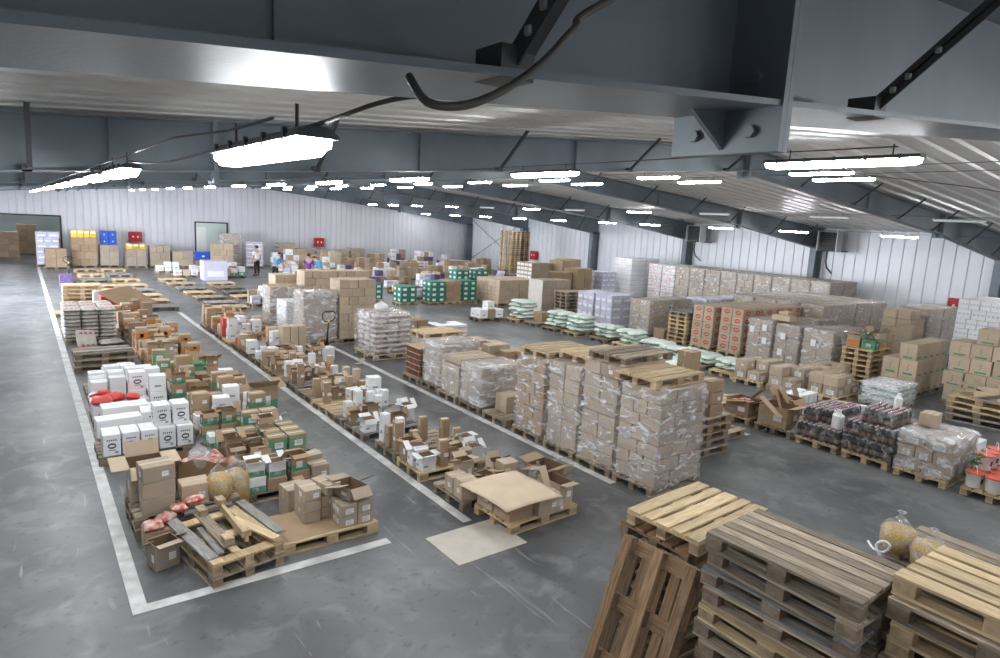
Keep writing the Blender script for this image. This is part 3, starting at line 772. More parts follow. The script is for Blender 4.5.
# ------------------------------------------------------------------ third row: wrapped loads along the white line
def row_wrapped():
    X = 8.02
    L = lambda *a, **k: load(*a, **k)
    L(8.01, 6.27, 'tall film-wrapped load of grey-brown cartons at the near end of its row', 1.65, 'kraftg', 1.10, .80, 3, 2, .215, .02, near=True, seed=1)
    L(8.00, 7.11, 'tall wrapped carton load with a loose carton layer above its film', 1.62, 'kraftg', 1.10, .76, 2, 2, .21, .0, near=True, seed=2)
    for i, (xx, yy) in enumerate(((7.62, 6.93), (7.62, 7.31), (8.02, 6.93), (8.02, 7.31), (8.40, 6.93), (8.40, 7.31))):
        carton(xx, yy, 1.627, .37, .37, .20, 'kraftg', 'loose grey-brown carton on the second wrapped load, %s in the %s' % (['outer edge', 'middle', 'inner edge'][i//2], ['near half', 'far half'][i % 2]), group='loose cartons over a wrapped load')
    L(8.01, 7.98, 'wrapped grey-brown carton load, third tall one from the row end', 1.62, 'kraftg', 1.10, .78, 2, 2, .23, -.01, near=True, seed=3)
    L(8.03, 8.94, 'wrapped brown carton load, last tall one before the empty pallet', 1.54, 'kraft', 1.08, .78, 3, 2, .23, .01, near=True, seed=4)
    pallet(7.98, 6.36, 'pale empty pallet on the near-end wrapped load', 1.662, .03, 'new')
    pallet(8.16, 7.14, 'empty pallet on the loose cartons of the second wrapped load', 1.83, .02, 'old')
    pallet(8.30, 8.02, 'pale pallet topping the third tall wrapped load', 1.634, .0, 'new')
    pallet(8.14, 8.93, 'pale pallet topping the fourth tall wrapped load', 1.555, .02, 'new')
    pallet(8.04, 9.95, 'low brown pallet holding two kraft cartons between wrapped loads', 0, .0, 'old')
    carton(7.95, 10.13, PH, .42, .38, .34, 'kraft2', 'kraft carton on the low pallet, beside the wrapped loads'); carton(8.42, 10.1, PH, .40, .38, .34, 'kraft2', 'kraft carton on the low pallet, deeper in the row')
    L(8.05, 10.88, 'low white-filmed load just past the pallet with two cartons', .98, 'kraftg', 1.08, .74, 3, 2, .2, 0, 'film_white', seed=5)
    L(8.07, 11.80, 'low wrapped load with a flat roundel carton layer on top', .80, 'kraftg', 1.06, .74, 3, 2, .2, 0, 'film', seed=6)
    for i in range(2): carton(7.82+.5*i, 11.80, .83, .48, .72, .13, 'roundel', 'flat olive-roundel carton on the low wrapped load, %s half' % ['outer', 'inner'][i])
    L(8.15, 12.72, 'wrapped load with bright white film crumpled over its flat top', 1.14, 'kraftg', 1.06, .74, 3, 2, .22, 0, 'film_white', seed=7)
    # tins
    t = T('pallet_load', 'pallet load of red-brown tins in trays beside white-topped load', 'pallet load', (8.1, 13.56, 0)); put('pallet', pallet_lite('old'), t)
    tn = cached('tin', lambda: (lambda b: (b.lathe([(.045, 0), (.047, .005), (.045, .012), (.045, .115), (.047, .12), (.047, .125)], 'tin_brown', 8), b.mesh('tin'))[1])(MB()))
    for k in range(5):
        b = MB(); b.box((0, 0, .01), (1.1, .74, .02), 'kraft'); put('tray', cached('ttray', lambda: b.mesh('tray')), t, (0, 0, PH+.14*k))
        for i in range(11): put('tin', tn, t, (-.5+.1*i, -.32, PH+.02+.14*k))
        for j in range(1, 7): put('tin', tn, t, (-.5, -.32+.1*j, PH+.02+.14*k))
    put('lid_sheet', cached('lsh', lambda: (lambda b: (b.box((0, 0, 0), (1.12, .76, .012), 'wood_new'), b.mesh('lid_sheet'))[1])(MB())), t, (0, 0, PH+.71))
    L(9.0, 14.85, 'wide wrapped load carrying a pale pallet, past the tins', .80, 'kraftg', 1.1, .78, 3, 2, .2, 0, 'film', seed=8)
    pallet(9.0, 14.85, 'pale pallet laid over the wide wrapped load past the tins', .815, .03, 'new', lite=True)
    # red net sacks under clear film
    t = T('pallet_load', 'pallet of stacked red-printed packs under loose clear film', 'pallet load', (8.25, 16.5, 0), .03); put('pallet', pallet_lite('new', 0, 1.2, 1.2), t)
    r = random.Random(4)
    for k in range(8):
        for i in range(3):
            for j in range(3):
                if i == 1 and j == 1 and k < 7: continue
                put('pack', sack_mesh(.40, .38, .17, 'pink_pack' if (k+i) % 2 else 'sack_white', (i+j) % 3, 'sack_print'), t, ((i-1)*.37, (j-1)*.37, PH+.14*k))
    put('stretch_film', film_mesh(1.2, 1.2, .05, 1.30, 2, 'film', True, .05), t)
    plastic_bag(8.0, 16.2, 1.36, 'white plastic bag lying on the clear-filmed red packs', .2, .26, 'white_plastic', 3)
    # carton towers by the jack
    L(8.32, 18.85, 'tall carton tower with white film on one side, behind the pallet jack', 1.97, 'kraft2', 1.2, .82, 4, 2, .26, 0, None, seed=9, cap=False)
    L(7.11, 18.85, 'white-filmed carton tower directly beside the pallet jack', 1.62, 'kraftg', 1.02, .8, 3, 2, .2, 0, 'film_white', seed=10)
    L(7.18, 22.1, 'lower kraft carton load with white film hanging off, before tall towers', 1.42, 'kraft', 1.1, .8, 3, 2, .3, 0, 'film_white', seed=11, cap=False)
    L(9.75, 22.4, 'broad kraft carton load behind the towers, inner of two', 1.9, 'kraft2', 1.2, .8, 4, 2, .25, 0, None, seed=19); L(8.5, 22.4, 'broad kraft carton load behind the towers, outer of two', 1.9, 'kraft2', 1.2, .8, 4, 2, .25, 0, None, seed=12)
    L(7.2, 20.6, 'white film-swathed load between the two kraft towers', 1.1, 'white', 1.1, .9, 3, 2, .3, 0, 'film_white', seed=13); L(7.95, 24.2, 'pale kraft tower behind the swathed loads, farthest along the middle row end', 1.6, 'kraft2', 1.0, .8, 3, 2, .3, 0, None, seed=14)
    # pallets of goods behind the first line of loads
    r = random.Random(11)
    names = ['pale', 'crumpled', 'sagging', 'neat', 'squat', 'stepped']
    spots = [(9.45, 10.4, .5, 'kraft2', 0), (9.4, 11.4, .62, 'roundel', 0), (9.5, 12.5, .55, 'roundel', 0), (9.5, 13.6, .7, 'kraft', 0), (10.8, 9.6, .45, 'kraft2', 0), (10.7, 11.0, .6, 'roundel', 0), (10.8, 12.2, .5, 'kraft2', 0), (10.9, 13.4, .55, 'kraft', 0), (10.6, 14.7, .62, 'roundel', 0), (9.7, 16.4, .9, 'kraft', 0), (11.0, 16.2, .5, 'kraft2', 0), (9.9, 18.2, .85, 'kraft', 0), (11.3, 18.0, .55, 'tissue_red', 0), (11.0, 19.6, .5, 'kraft2', 0)]
    for i, (x, y, h, st, _) in enumerate(spots):
        pallet(x, y, '%s half-hidden pallet in the second line of loads, %s from its near end' % (['brown', 'pale'][i % 2], ORD[i]), 0, r.uniform(-.03, .03), 'old' if i % 2 else 'new', lite=True)
        n = 0; hh_ = (h-PH)
        for k in range(max(1, int(hh_/.19))):
            for (ix, iy) in ((-.39, -.2), (0, -.2), (.39, -.2), (-.39, .2), (0, .2), (.39, .2)):
                if k > 0 and r.random() < .4: continue
                carton(x+ix, y+iy, PH+.19*k, .37, .37, .185, st, 'carton on one of the half-hidden pallets behind the wrapped loads', r.uniform(-.03, .03), group='cartons behind the wrapped loads', rich=False)
    # dark pallets behind the near load
    for k in range(5): pallet(9.75+.03*(k % 2), 6.95, '%s pallet from the bottom of the dark stack behind the near wrapped load' % ORD[k], PH*k, .02*((k*7) % 3-1), ['old', 'grey', 'old', 'red', 'old'][k])
    open_carton(9.5, 6.9, PH*5, .4, .36, .3, 'kraft', 'open kraft carton standing on the dark pallet stack', .1, seed=8)
    for i in range(3): carton(9.95, 6.75+.02*i, PH*5+.22*i, .38, .32, .21, 'kraft', '%s carton of the kraft column on the dark pallet stack' % ['lowest', 'middle', 'highest'][i])
    pallet(10.9, 7.3, 'flat pallet on the floor beside the dark pallet stack', 0, .05, 'old')
    pallet(10.95, 8.25, 'flat pallet behind the one beside the dark stack', 0, -.03, 'old')
row_wrapped()
# ------------------------------------------------------------------ near pallet piles
def pile_of_pallets():
    r = random.Random(3); PTH = PH+.003
    for k in range(9):
        pallet(5.22+r.uniform(-.03, .03), 3.55+r.uniform(-.03, .03), 'pallet %s of the pale-topped pile behind the leaning pallet' % ('at the top' if k == 8 else '%s from the floor' % ORD[k]), PTH*k, (.06 if k == 8 else r.uniform(-.05, .05)), 'new' if k == 8 else ['old', 'red'][k % 2], rx=0, deck=5)
    st = ['old', 'grey', 'old', 'red', 'old', 'old', 'new', 'old', 'grey', 'old', 'old']
    for k in range(11):
        pallet(4.72+r.uniform(-.04, .04)-(.05 if k in (5, 6) else 0), 2.20+r.uniform(-.05, .05), '%s pallet of the weathered central pile, %s' % (st[k].replace('old', 'brown').replace('new', 'pale'), 'topmost' if k == 10 else '%s from the floor' % ORD[k]), PTH*k, pi/2+r.uniform(-.05, .05), st[k], deck=7 if k == 10 else 5)
    st = ['old', 'old', 'grey', 'old', 'new', 'old', 'old', 'old', 'new', 'new', 'old', 'new']
    for k in range(12):
        pallet(5.11+(-.10 if k < 11 else 0)+r.uniform(-.04, .04), .96+r.uniform(-.03, .03), '%s pallet of the end pile nearest the camera, %s' % (st[k].replace('old', 'brown').replace('new', 'pale'), 'topmost' if k == 11 else '%s from the floor' % ORD[k]), PTH*k, pi/2+r.uniform(-.05, .05), st[k])
    # the leaning pallet
    o = pallet(0, 0, 'reddish pallet leaning upright against the pale-topped pile', 0, 0, 'red', deck=5)
    a, b = Vector((4.04, 3.32, .03)), Vector((4.50, 3.36, 1.14)); dx = (b-a).normalized(); dy = Vector((0.03, -1, 0)); dy = (dy-dx*dy.dot(dx)).normalized(); dz = dx.cross(dy)
    c = (a+b)/2-dz*PH*.5
    o.matrix_world = Matrix(((dx.x, dy.x, dz.x, c.x), (dx.y, dy.y, dz.y, c.y), (dx.z, dy.z, dz.z, c.z), (0, 0, 0, 1)))
pile_of_pallets()
# ------------------------------------------------------------------ fourth row: bottles, buckets, low goods
def row_low():
    # buckets
    pallet(12.72, 2.98, 'pale pallet under the white buckets with red lids', 0, 0, 'new')
    for i in range(4):
        for j in range(3):
            bucket(12.27+.28*i, 2.72+.27*j, PH, 'white red-lidded bucket on the pallet, %s of its %s line' % (['outermost', 'second', 'third', 'innermost'][i], ['near', 'middle', 'far'][j]), 'white buckets with red lids', .5+.2*i, (i+j) % 2 == 0)
    for i in range(3):
        bucket(12.56+.28*i, 3.25, PH+.292*.86, 'white red-lidded bucket of the upper tier, %s from the pallet edge' % ORD[i], 'upper white buckets', .4, i % 2 == 0)
    t = T('leafy_sprig', 'green leafy sprig poking up between the white buckets', 'plant', (12.36, 3.30, PH+.252)); b = MB(); r = random.Random(2)
    b.tube([(0, 0, 0), (.02, 0, .12), (.03, .01, .24)], .006, 'leaf', 5); put('stem', b.mesh('stem'), t); b = MB()
    for i in range(14):
        a, z = r.uniform(0, 6.28), r.uniform(.05, .26); c, s = cos(a), sin(a)
        b.add([(.02, 0, z), (.02+.06*c-.025*s, .06*s+.025*c, z+.03), (.02+.13*c, .13*s, z+.02), (.02+.06*c+.025*s, .06*s-.025*c, z+.03)], [(0, 1, 2, 3)], 'leaf')
    put('leaves', b.mesh('leaves'), t)
    # labelled wrapped cartons with crumpled film on top
    load(12.68, 3.98, 'low wrapped load of white-labelled cartons between bottles and buckets', .80, 'labelled', 1.14, .82, 3, 2, .21, 0, 'film', 'new', near=True, seed=21)
    b = MB(); n = 14; vs = []; fs = []
    for i in range(n+1):
        for j in range(n+1):
            x, y = -.62+1.24*i/n, -.46+.92*j/n; e = max(abs(x)/.62, abs(y)/.46)
            vs.append((x, y, .02+.025*noise.noise(Vector((x*5, y*5, 1)))-(.16 if e > .99 else 0)*(.5+.5*noise.noise(Vector((x*4, y*4, 9))))))
    for i in range(n):
        for j in range(n): a = i*(n+1)+j; fs.append((a, a+n+1, a+n+2, a+1))
    b.add(vs, fs, 'film_white'); TM('plastic_sheet', b.mesh('plastic_sheet', True), 'crumpled white plastic sheet over the white-labelled cartons', 'plastic sheet', (12.68, 3.98, .815))
    carton(12.72, 4.16, .86, .36, .26, .22, 'kraft2', 'single kraft carton on the plastic sheet above white-labelled cartons', .1)
    # bottle packs
    pallet(12.70, 4.89, 'pale pallet under the two-layer dark bottle packs', 0, 0, 'new'); pallet(12.72, 5.80, 'pale pallet under the lower dark bottle packs', 0, 0, 'new')
    k = 0
    for pj, (yc, nl) in enumerate(((4.89, 2), (5.80, 1))):
        for z in range(nl):
            for i in range(3):
                for j in range(3):
                    bottle_pack(12.31+.39*i, yc-.285+.285*j, PH+.287*z, 'dark bottle pack, %s pallet, %s layer, %s from the aisle, %s' % (['two-layer', 'lower'][pj], ['floor', 'second'][z], ORD[i], ['near side', 'middle', 'far side'][j]), 0, 'dark bottle packs')
    for i, (x, y) in enumerate(((12.40, 4.65), (12.38, 4.95), (12.80, 4.66), (12.82, 4.97))): bottle_pack(x, y, PH+.574, 'dark bottle pack of the top tier, %s' % ['nearest the white-labelled cartons', 'nearest the aisle', 'inner near one', 'inner far one'][i], .03*i, 'top dark bottle packs')
    for i in range(3):
        for j in range(2): bottle_pack(12.60+.38*i-.15*j, 5.78+.3*j-.02, PH+.287, 'dark bottle pack of a second layer beside the white jug, %s line, %s' % (['near', 'far'][j], ORD[i]), .04*j, 'bottle packs beside the jug')
    jug(12.30, 5.52, PH+.287, 'large white plastic jug on the dark bottle packs', None, 1.2, 1.15)
    # second line behind the bottles
    pallet(14.2, 4.2, 'pallet behind the white-labelled cartons, under white film bundles', 0, 0, 'old', lite=True)
    for i in range(4): carton(13.9+.34*(i % 2)*1.1, 3.95+.42*(i//2), PH, .36, .40, .28, 'white', 'white carton in the second line, behind the white-labelled cartons, %s' % ['near outer', 'near inner', 'far outer', 'far inner'][i], rich=False)
    pallet(14.3, 5.6, 'pallet in the second line behind the dark bottle packs', 0, 0, 'new', lite=True)
    for i in range(3):
        for j in range(2): bottle_pack(13.95+.40*i, 5.42+.30*j, PH, 'dark bottle pack on the second-line pallet, %s in the %s half' % (ORD[i], ['near', 'far'][j]), 0, 'second-line bottle packs')
    jug(15.0, 5.55, PH+.30, 'white jug on a yellow carton behind the bottles', None, .4, 1.1); carton(15.0, 5.55, PH, .3, .3, .3, 'kraft2', 'pale carton carrying the white jug behind the bottles', rich=False)
    pallet(15.15, 5.6, 'small-looking pallet under the carton with white jug', 0, 0, 'old', lite=True)
    # open boxes with sweets
    pallet(12.74, 6.72, 'brown pallet under open boxes of red sweets and a folded carton', 0, .02, 'old')
    pallet(12.78, 7.66, 'pale pallet under the low box of red sweets', 0, 0, 'new')
    open_carton(12.45, 6.78, PH, .55, .60, .42, 'kraft', 'large open kraft carton with torn flaps beside the dark bottles', .05, seed=1)
    open_carton(13.05, 6.95, PH, .46, .46, .46, 'kraft', 'open kraft carton heaped with red-white sweets, behind the torn one', 0, seed=30, fill='snack_red')
    open_carton(12.50, 7.62, PH, .52, .55, .32, 'kraft', 'low open kraft carton full of red sweets by the short line', 0, seed=33, fill='snack_red')
    plastic_bag(12.32, 6.30, PH*.2, 'clear plastic bag crumpled on the floor beside dark bottles', .16, .30, 'bag_clear', 4)
    plastic_bag(12.85, 6.40, PH, 'bag of yellow macaroni beside the torn kraft carton', .17, .30, 'bag_clear', 6, inner='pasta')
    # green bottle cartons, small items
    pallet(14.2, 7.3, 'pallet carrying white-green milk cartons behind the sweets', 0, 0, 'old', lite=True)
    for i in range(4):
        for j in range(2): carton(13.85+.2*i, 7.15+.25*j, PH, .17, .2, .36, 'whitegreen', 'small white-green carton on the pallet behind the sweets', .02*i, 'small white-green cartons', False)
    carton(14.3, 6.35, PH, .55, .4, .3, 'kraft2', 'kraft carton on a pallet between macaroni bag and low carton loads'); pallet(14.4, 6.35, 'pallet under a single kraft carton behind the macaroni', 0, 0, 'old', lite=True)
    for i in range(4): carton(14.63+.09*i, 6.2, PH, .08, .16, .24, 'white', 'slim white carton beside the single kraft carton', 0, 'slim white cartons', False)
    pallet(13.0, 8.7, 'flat pallet behind the low box of sweets', 0, 0, 'new'); pallet(11.95, 9.85, 'flat weathered pallet by the short painted line', 0, .1, 'grey')
    # black crate and kraft column
    t = T('plastic_crate', 'black plastic crate with bottles behind the low sweets box', 'crate', (12.55, 8.75, PH)); b = MB()
    for (c, s) in (((0, 0, .01), (.6, .4, .02)), ((0, -.195, .12), (.6, .01, .04)), ((0, .195, .12), (.6, .01, .04)), ((-.295, 0, .12), (.01, .4, .04)), ((.295, 0, .12), (.01, .4, .04)), ((0, -.195, .05), (.6, .01, .05)), ((0, .195, .05), (.6, .01, .05)), ((-.295, 0, .05), (.01, .4, .05)), ((.295, 0, .05), (.01, .4, .05))): b.box(c, s, 'black_metal')
    for i in range(7): b.box((-.27+.09*i, -.195, .1), (.02, .01, .14), 'black_metal'); b.box((-.27+.09*i, .195, .1), (.02, .01, .14), 'black_metal')
    for i in range(5): b.box((-.295, -.16+.08*i, .1), (.01, .02, .14), 'black_metal')
    put('crate_body', b.mesh('crate_body'), t)
    bm = _MC['bottle']
    for i in range(4): put('bottle', bm, t, (-.2+.13*i, .02, .02))
    for i, (w, h) in enumerate(((.46, .34), (.42, .3), (.40, .32))): carton(13.1, 9.6, PH+[0, .34, .64][i], w, .4, h, 'kraft', '%s carton of the kraft column behind the black crate' % ['lowest', 'middle', 'highest'][i], .03*i)
    pallet(13.2, 9.65, 'pallet under the kraft carton column behind the black crate', 0, 0, 'old', lite=True)
    # sacks of vegetables
    r = random.Random(9); g = 0
    for i, (x, y, nl) in enumerate(((16.3, 10.4, 2), (16.3, 11.4, 2), (16.35, 12.4, 2), (16.6, 13.4, 2), (16.6, 14.5, 3), (16.6, 15.6, 3), (16.5, 17.0, 4), (16.4, 18.0, 4), (16.3, 20.2, 5), (15.1, 11.6, 1), (15.2, 13.2, 1))):
        pallet(x, y, 'pallet under mint-green sacks, %s from the near end of that line' % ORD[i], 0, r.uniform(-.04, .04), 'old' if i % 2 else 'new', lite=True)
        for k in range(nl):
            for j in range(3):
                TM('sack', sack_mesh(.80, .30, .16, 'sack_green', (j+k) % 4), 'mint-green sack lying on a pallet in the middle of the hall', 'sack', (x+r.uniform(-.12, .12), y-.28+.28*j, PH+.145*k), (r.uniform(-.05, .05), r.uniform(-.05, .05), r.uniform(-.12, .12)+(pi/2 if False else 0)), 'mint-green sacks')
    # small white boxes before the sacks
    pallet(15.0, 20.9, 'pallet of small white boxes beside the highest green sacks', 0, 0, 'old', lite=True)
    for i in range(3):
        for j in range(2):
            carton(14.62+.38*i, 20.7+.36*j, PH, .36, .34, .34, 'white' if i != 1 else 'kraft', 'box on the pallet beside the highest green sacks', 0, 'small boxes by the green sacks', False)
    carton(15.0, 20.8, PH+.34, .36, .34, .3, 'white', 'white box on top of small boxes beside the highest green sacks', .1, rich=False)
    carton(16.6, 19.3, PH, .5, .5, .36, 'kraft', 'squat kraft carton before the highest green sacks', 0, rich=False); pallet(16.5, 19.2, 'pallet under the squat kraft carton by the green sacks', 0, 0, 'old', lite=True)
    # low cartons before the fifth row
    spots = [(16.2, 8.55, 'first'), (16.5, 7.65, 'second'), (17.4, 8.3, 'third'), (16.1, 9.5, 'fourth')]
    for i, (x, y, o) in enumerate(spots):
        pallet(x, y, '%s pallet of low labelled cartons before the yellow pallet stack' % o, 0, .02*i, 'new' if i % 2 else 'old', lite=True)
        for a in range(3):
            for b_ in range(2):
                for k in range(2 if (a+b_+i) % 3 else 1):
                    carton(x-.38+.38*a, y-.19+.38*b_, PH+.25*k, .36, .36, .245, 'labelled' if (a+k) % 2 == 0 else 'kraft2', 'low carton, %s pallet, %s %s, %s layer' % (o, ['outer', 'middle', 'inner'][a], ['near', 'far'][b_], ['floor', 'upper'][k]), r.uniform(-.06, .06), 'low cartons before the yellow pallets')
    # wrapped vegetables
    t = T('pallet_load', 'low pallet of white-green packs under bright clear film', 'pallet load', (17.0, 6.55, 0)); put('pallet', pallet_lite('old'), t)
    for k in range(3):
        for i in range(5):
            for j in range(3): put('pack', carton_mesh(.21, .24, .15, 'whitegreen'), t, (-.46+.23*i, -.25+.25*j, PH+.152*k))
    put('stretch_film', film_mesh(1.18, .80, .08, .62, 1, 'film_white', True, .03), t)
row_low()
# ------------------------------------------------------------------ fifth row: towers before the side wall
def row_towers():
    def L(*a, **k): return load(*a, **k)
    r = random.Random(7)
    for i, (y, h) in enumerate(((13.25, 1.36), (12.15, 1.42))):
        for j in range(3):
            L(19.15+1.25*j, y, 'film-wrapped tower of red-oval cartons, %s lane, %s from the sacks' % (['farther', 'nearer'][i], ORD[j]), h-.38, 'ketchup', 1.1, .84, 2, 2, .26, 0, 'film_thin', 'new', seed=40+i+3*j, cap=False)
            for k in range(2):
                for a in range(2):
                    for b_ in range(2):
                        carton(18.88+1.25*j+.54*a, y-.21+.42*b_, h-.378+.272*k, .52, .40, .27, 'ketchup', 'loose red-oval carton on the %s lane, tower %s, %s tier, %s %s' % (['farther', 'nearer'][i], ['one', 'two', 'three'][j], ['lower', 'upper'][k], ['outer', 'inner'][a], ['near', 'far'][b_]), r.uniform(-.03, .03), 'loose red-oval cartons', False)
    L(19.1, 11.05, 'tall film-wrapped kraft load with taped white papers, next to red-oval towers', 1.40, 'kraftg', 1.16, .80, 2, 2, .42, 0, 'film', seed=50)
    L(19.1, 10.15, 'film-wrapped kraft load with paper slips, second from red-oval towers', 1.36, 'kraftg', 1.14, .76, 2, 2, .42, 0, 'film', seed=51)
    L(19.2, 9.25, 'broad film-wrapped kraft load beside the yellow pallet stack', 1.36, 'kraftg', 1.2, .88, 2, 2, .42, 0, 'film', seed=52)
    for i, (y, z, dy) in enumerate(((11.2, 1.05, .1), (10.95, .75, -.1), (11.1, 1.15, -.22), (10.2, 1.0, .05), (10.3, .5, 0), (9.35, .95, 0))):
        TM('paper_slip', cached('slip', lambda: (lambda b: (b.box((0, 0, 0), (.004, .15, .20), 'white_label'), b.mesh('paper_slip'))[1])(MB())), 'white paper slip taped on the kraft loads, %s along from red-oval towers' % ORD[i], 'paper', (18.475 if i < 5 else 18.56, y+dy, z), (0, 0, 0), 'paper slips')
    for j in range(2): L(20.4+1.25*j, 10.9, 'film-wrapped kraft load behind the papered ones, %s deep' % ORD[j], 1.30, 'kraft', 1.15, .8, 2, 2, .4, 0, 'film', seed=53+j)
    L(20.5, 9.4, 'film-wrapped kraft load behind the broad one', 1.3, 'kraft', 1.15, .8, 2, 2, .4, 0, 'film', seed=57)
    carton(18.95, 10.55, 1.415, .4, .6, .16, 'kraft2', 'flat kraft carton bridging the papered loads'); carton(19.35, 10.72, 1.415, .36, .3, .24, 'kraft2', 'pale kraft carton standing on the papered load')
    # yellow pallets with cartons on top
    for k in range(7): pallet(19.2, 8.12, 'yellow pallet of the stack beside the green-printed cartons, %s' % ('topmost' if k == 6 else '%s from the floor' % ORD[k]), (PH+.003)*k, r.uniform(-.02, .02), 'new', deck=5)
    z = (PH+.003)*7
    open_carton(18.85, 8.32, z, .34, .32, .34, 'orange', 'open orange-printed carton on the yellow pallet stack', .2, seed=3); open_carton(18.95, 7.93, z, .40, .34, .26, 'green', 'open green carton on the yellow pallet stack', .1, seed=5)
    open_carton(19.4, 8.0, z, .36, .34, .42, 'orange', 'brown-orange torn carton at the back of the yellow pallet stack', -.1, seed=6); plastic_bag(18.85, 8.58, z-.0, 'clear plastic bag hanging over the yellow pallet stack', .12, .26, 'bag_clear', 8)
    # green-printed cartons
    pallet(18.95, 6.9, 'pallet under the green-printed carton block, outer one', 0, 0, 'old', lite=True); pallet(20.2, 6.9, 'pallet under the green-printed carton block, inner one', 0, 0, 'old', lite=True)
    for k in range(3):
        for a in range(5):
            for b_ in range(2):
                if k == 2 and b_ == 1: continue
                carton(18.56+.40*a, 6.70+.42*b_+(.06 if k == 2 else 0), PH+.43*k, .385, .41, .425, 'tea', 'green-printed carton, %s tier, %s from the outer face, %s lane' % (['floor', 'middle', 'top'][k], ORD[a], ['near', 'far'][b_]), .02 if k == 2 else 0, 'green-printed carton block', False)
    # green-printed cartons behind the broken pallets
    pallet(19.2, 5.35, 'pallet under the far-corner green-printed cartons, inner', 0, pi/2, 'old', lite=True, w=1.2, d=1.2)
    for k in range(5):
        for b_ in range(3):
            for a in range(2):
                if k == 4 and b_ == 2: continue
                if k == 3 and b_ == 2 and a == 0: pass
                carton(18.85+.41*a+.12*(k//2), 4.80+.46*b_+.05*(k % 2), PH+.372*k, .40, .44, .37, 'tea', 'green-printed carton behind the broken-pallet stack, %s tier, %s, %s' % (ORD[k], ['near', 'middle', 'far'][b_], ['outer', 'inner'][a]), .04*((k+b_) % 3-1), 'green-printed cartons by the broken pallets', False)
    st = ['grey', 'old', 'new', 'new']
    for k in range(4): pallet(17.55, 4.75, 'pallet of the short stack before green-printed cartons, %s' % (['lowest, weathered grey', 'second', 'third', 'topmost'][k]), (PH+.003)*k, [.12, .05, -.03, .06][k]+pi/2, st[k])
    b = MB(); n = 10; vs = []; fs = []
    for i in range(n+1):
        for j in range(4):
            x = -.65+1.3*i/n; vs.append((-.3+.2*j, x, .10*abs(x)**1.5+.05*sin(x*5+j)))
    for i in range(n):
        for j in range(3): a = i*4+j; fs.append((a, a+4, a+5, a+1))
    b.add(vs, fs, 'kraft_light'); o = TM('flattened_carton', b.mesh('flattened_carton', True), 'bent flattened kraft carton lying on the short pallet stack', 'cardboard', (17.5, 4.7, .80)); sm = o.modifiers.new('thick', 'SOLIDIFY'); sm.thickness = .012
    open_carton(17.4, 4.45, .585, .5, .8, .22, 'kraft2', 'low open kraft tray carton beneath the bent flattened carton', .05, seed=12)
    # tissue bale
    for j in range(2): L(22.9+1.2*j, 6.55, 'bright white tissue-pack tower by the red wall cabinet, %s' % ['outer', 'inner'][j], 2.45, 'tissue', 1.15, 1.1, 3, 3, .30, 0, None, seed=60+j)
    L(22.9, 5.4, 'bright white tissue-pack tower nearer the camera than its twin', 2.4, 'tissue', 1.15, 1.1, 3, 3, .30, 0, None, seed=62)
    # yellow-topped load and filmed loads
    L(23.4, 8.9, 'kraft load topped with yellow cartons before the side wall', 1.55, 'kraft2', 1.1, .9, 3, 2, .3, 0, None, seed=63)
    for i in range(4): carton(23.05+.36*(i % 2), 8.7+.42*(i//2), 1.553, .34, .4, .28, 'yellow' if False else 'kraft2', 'yellowish carton on top before the side wall, %s' % ['near outer', 'near inner', 'far outer', 'far inner'][i], rich=False)
    for j in range(2): L(24.75+1.25*j, 8.9, 'grey-filmed load beside the yellow-topped one, %s deep' % ORD[j], 1.85, 'kraftg', 1.15, .95, 2, 2, .42, 0, 'film', seed=64+j)
    carton(22.3, 8.3, PH, .5, .5, .8, 'kraftg', 'tall grey carton before the yellow-topped load', rich=False); carton(22.3, 8.3, PH+.8, .42, .42, .5, 'kraftg', 'grey carton stacked on a tall grey carton near yellow cartons', rich=False); pallet(22.4, 8.3, 'pallet under the two stacked grey cartons', 0, 0, 'old', lite=True)
    # field of filmed loads
    for i in range(4):
        for j in range(4):
            L(22.9+1.24*i, 11.45+.90*j, 'grey-brown filmed load in the dense block, %s rank, %s from the near face' % (ORD[i], ORD[j]), 1.68, 'kraftg', 1.17, .84, 2, 2, .5, 0, 'film', group='dense block of filmed loads', seed=70+(i+j) % 4)
    for j in range(3): L(21.85+1.3*j, 15.5, 'lilac-white sheeted load farther behind the red-oval towers, %s' % ORD[j], 1.42, 'lilac', 1.2, 1.0, 3, 2, .4, 0, 'film_white', seed=76+j)
    # packs along the side wall
    for j in range(11):
        y = 14.1+.92*j; st = 'tissue_red' if j > 8 else 'sheet'
        for i in range(2):
            L(28.55+1.22*i, y, 'tall %s load against the white side wall, %s rank, %s along' % ('red-striped pack' if j > 8 else 'filmed bottle-tray', ['outer', 'inner'][i], ORD[j]), 2.12, st, 1.16, .86, 3, 2, .33, 0, 'film', group='tall loads along the side wall', seed=80+j % 4)
    for i in range(2): L(27.9+1.2*i, 25.1, 'tall white tissue load before the fan heater, %s' % ['outer', 'inner'][i], 2.3, 'tissue', 1.15, 1.3, 3, 4, .27, 0, None, seed=85+i)
    L(26.3, 25.6, 'lower lilac pack load beside the tall white tissue', 1.5, 'lilac', 1.1, 1.0, 3, 3, .27, 0, None, seed=87)
    # yellow pallets beside red-oval towers, brown and white blocks
    for k in range(8): pallet(19.15, 14.25, 'yellow pallet between red-oval towers and brown block, %s' % ('topmost' if k == 7 else '%s from the floor' % ORD[k]), (PH+.003)*k, r.uniform(-.03, .03), 'new' if k < 7 else 'grey', lite=True)
    for j in range(2): L(19.1+1.25*j, 16.0, 'grey-brown filmed block of four big cartons, %s' % ['outer', 'inner'][j], 1.38, 'kraftg', 1.15, .95, 2, 2, .6, 0, 'film', seed=90+j)
    carton(18.9, 15.1, 0, .5, .5, .42, 'kraft', 'lone kraft carton on the floor between yellow pallets and filmed block', rich=False)
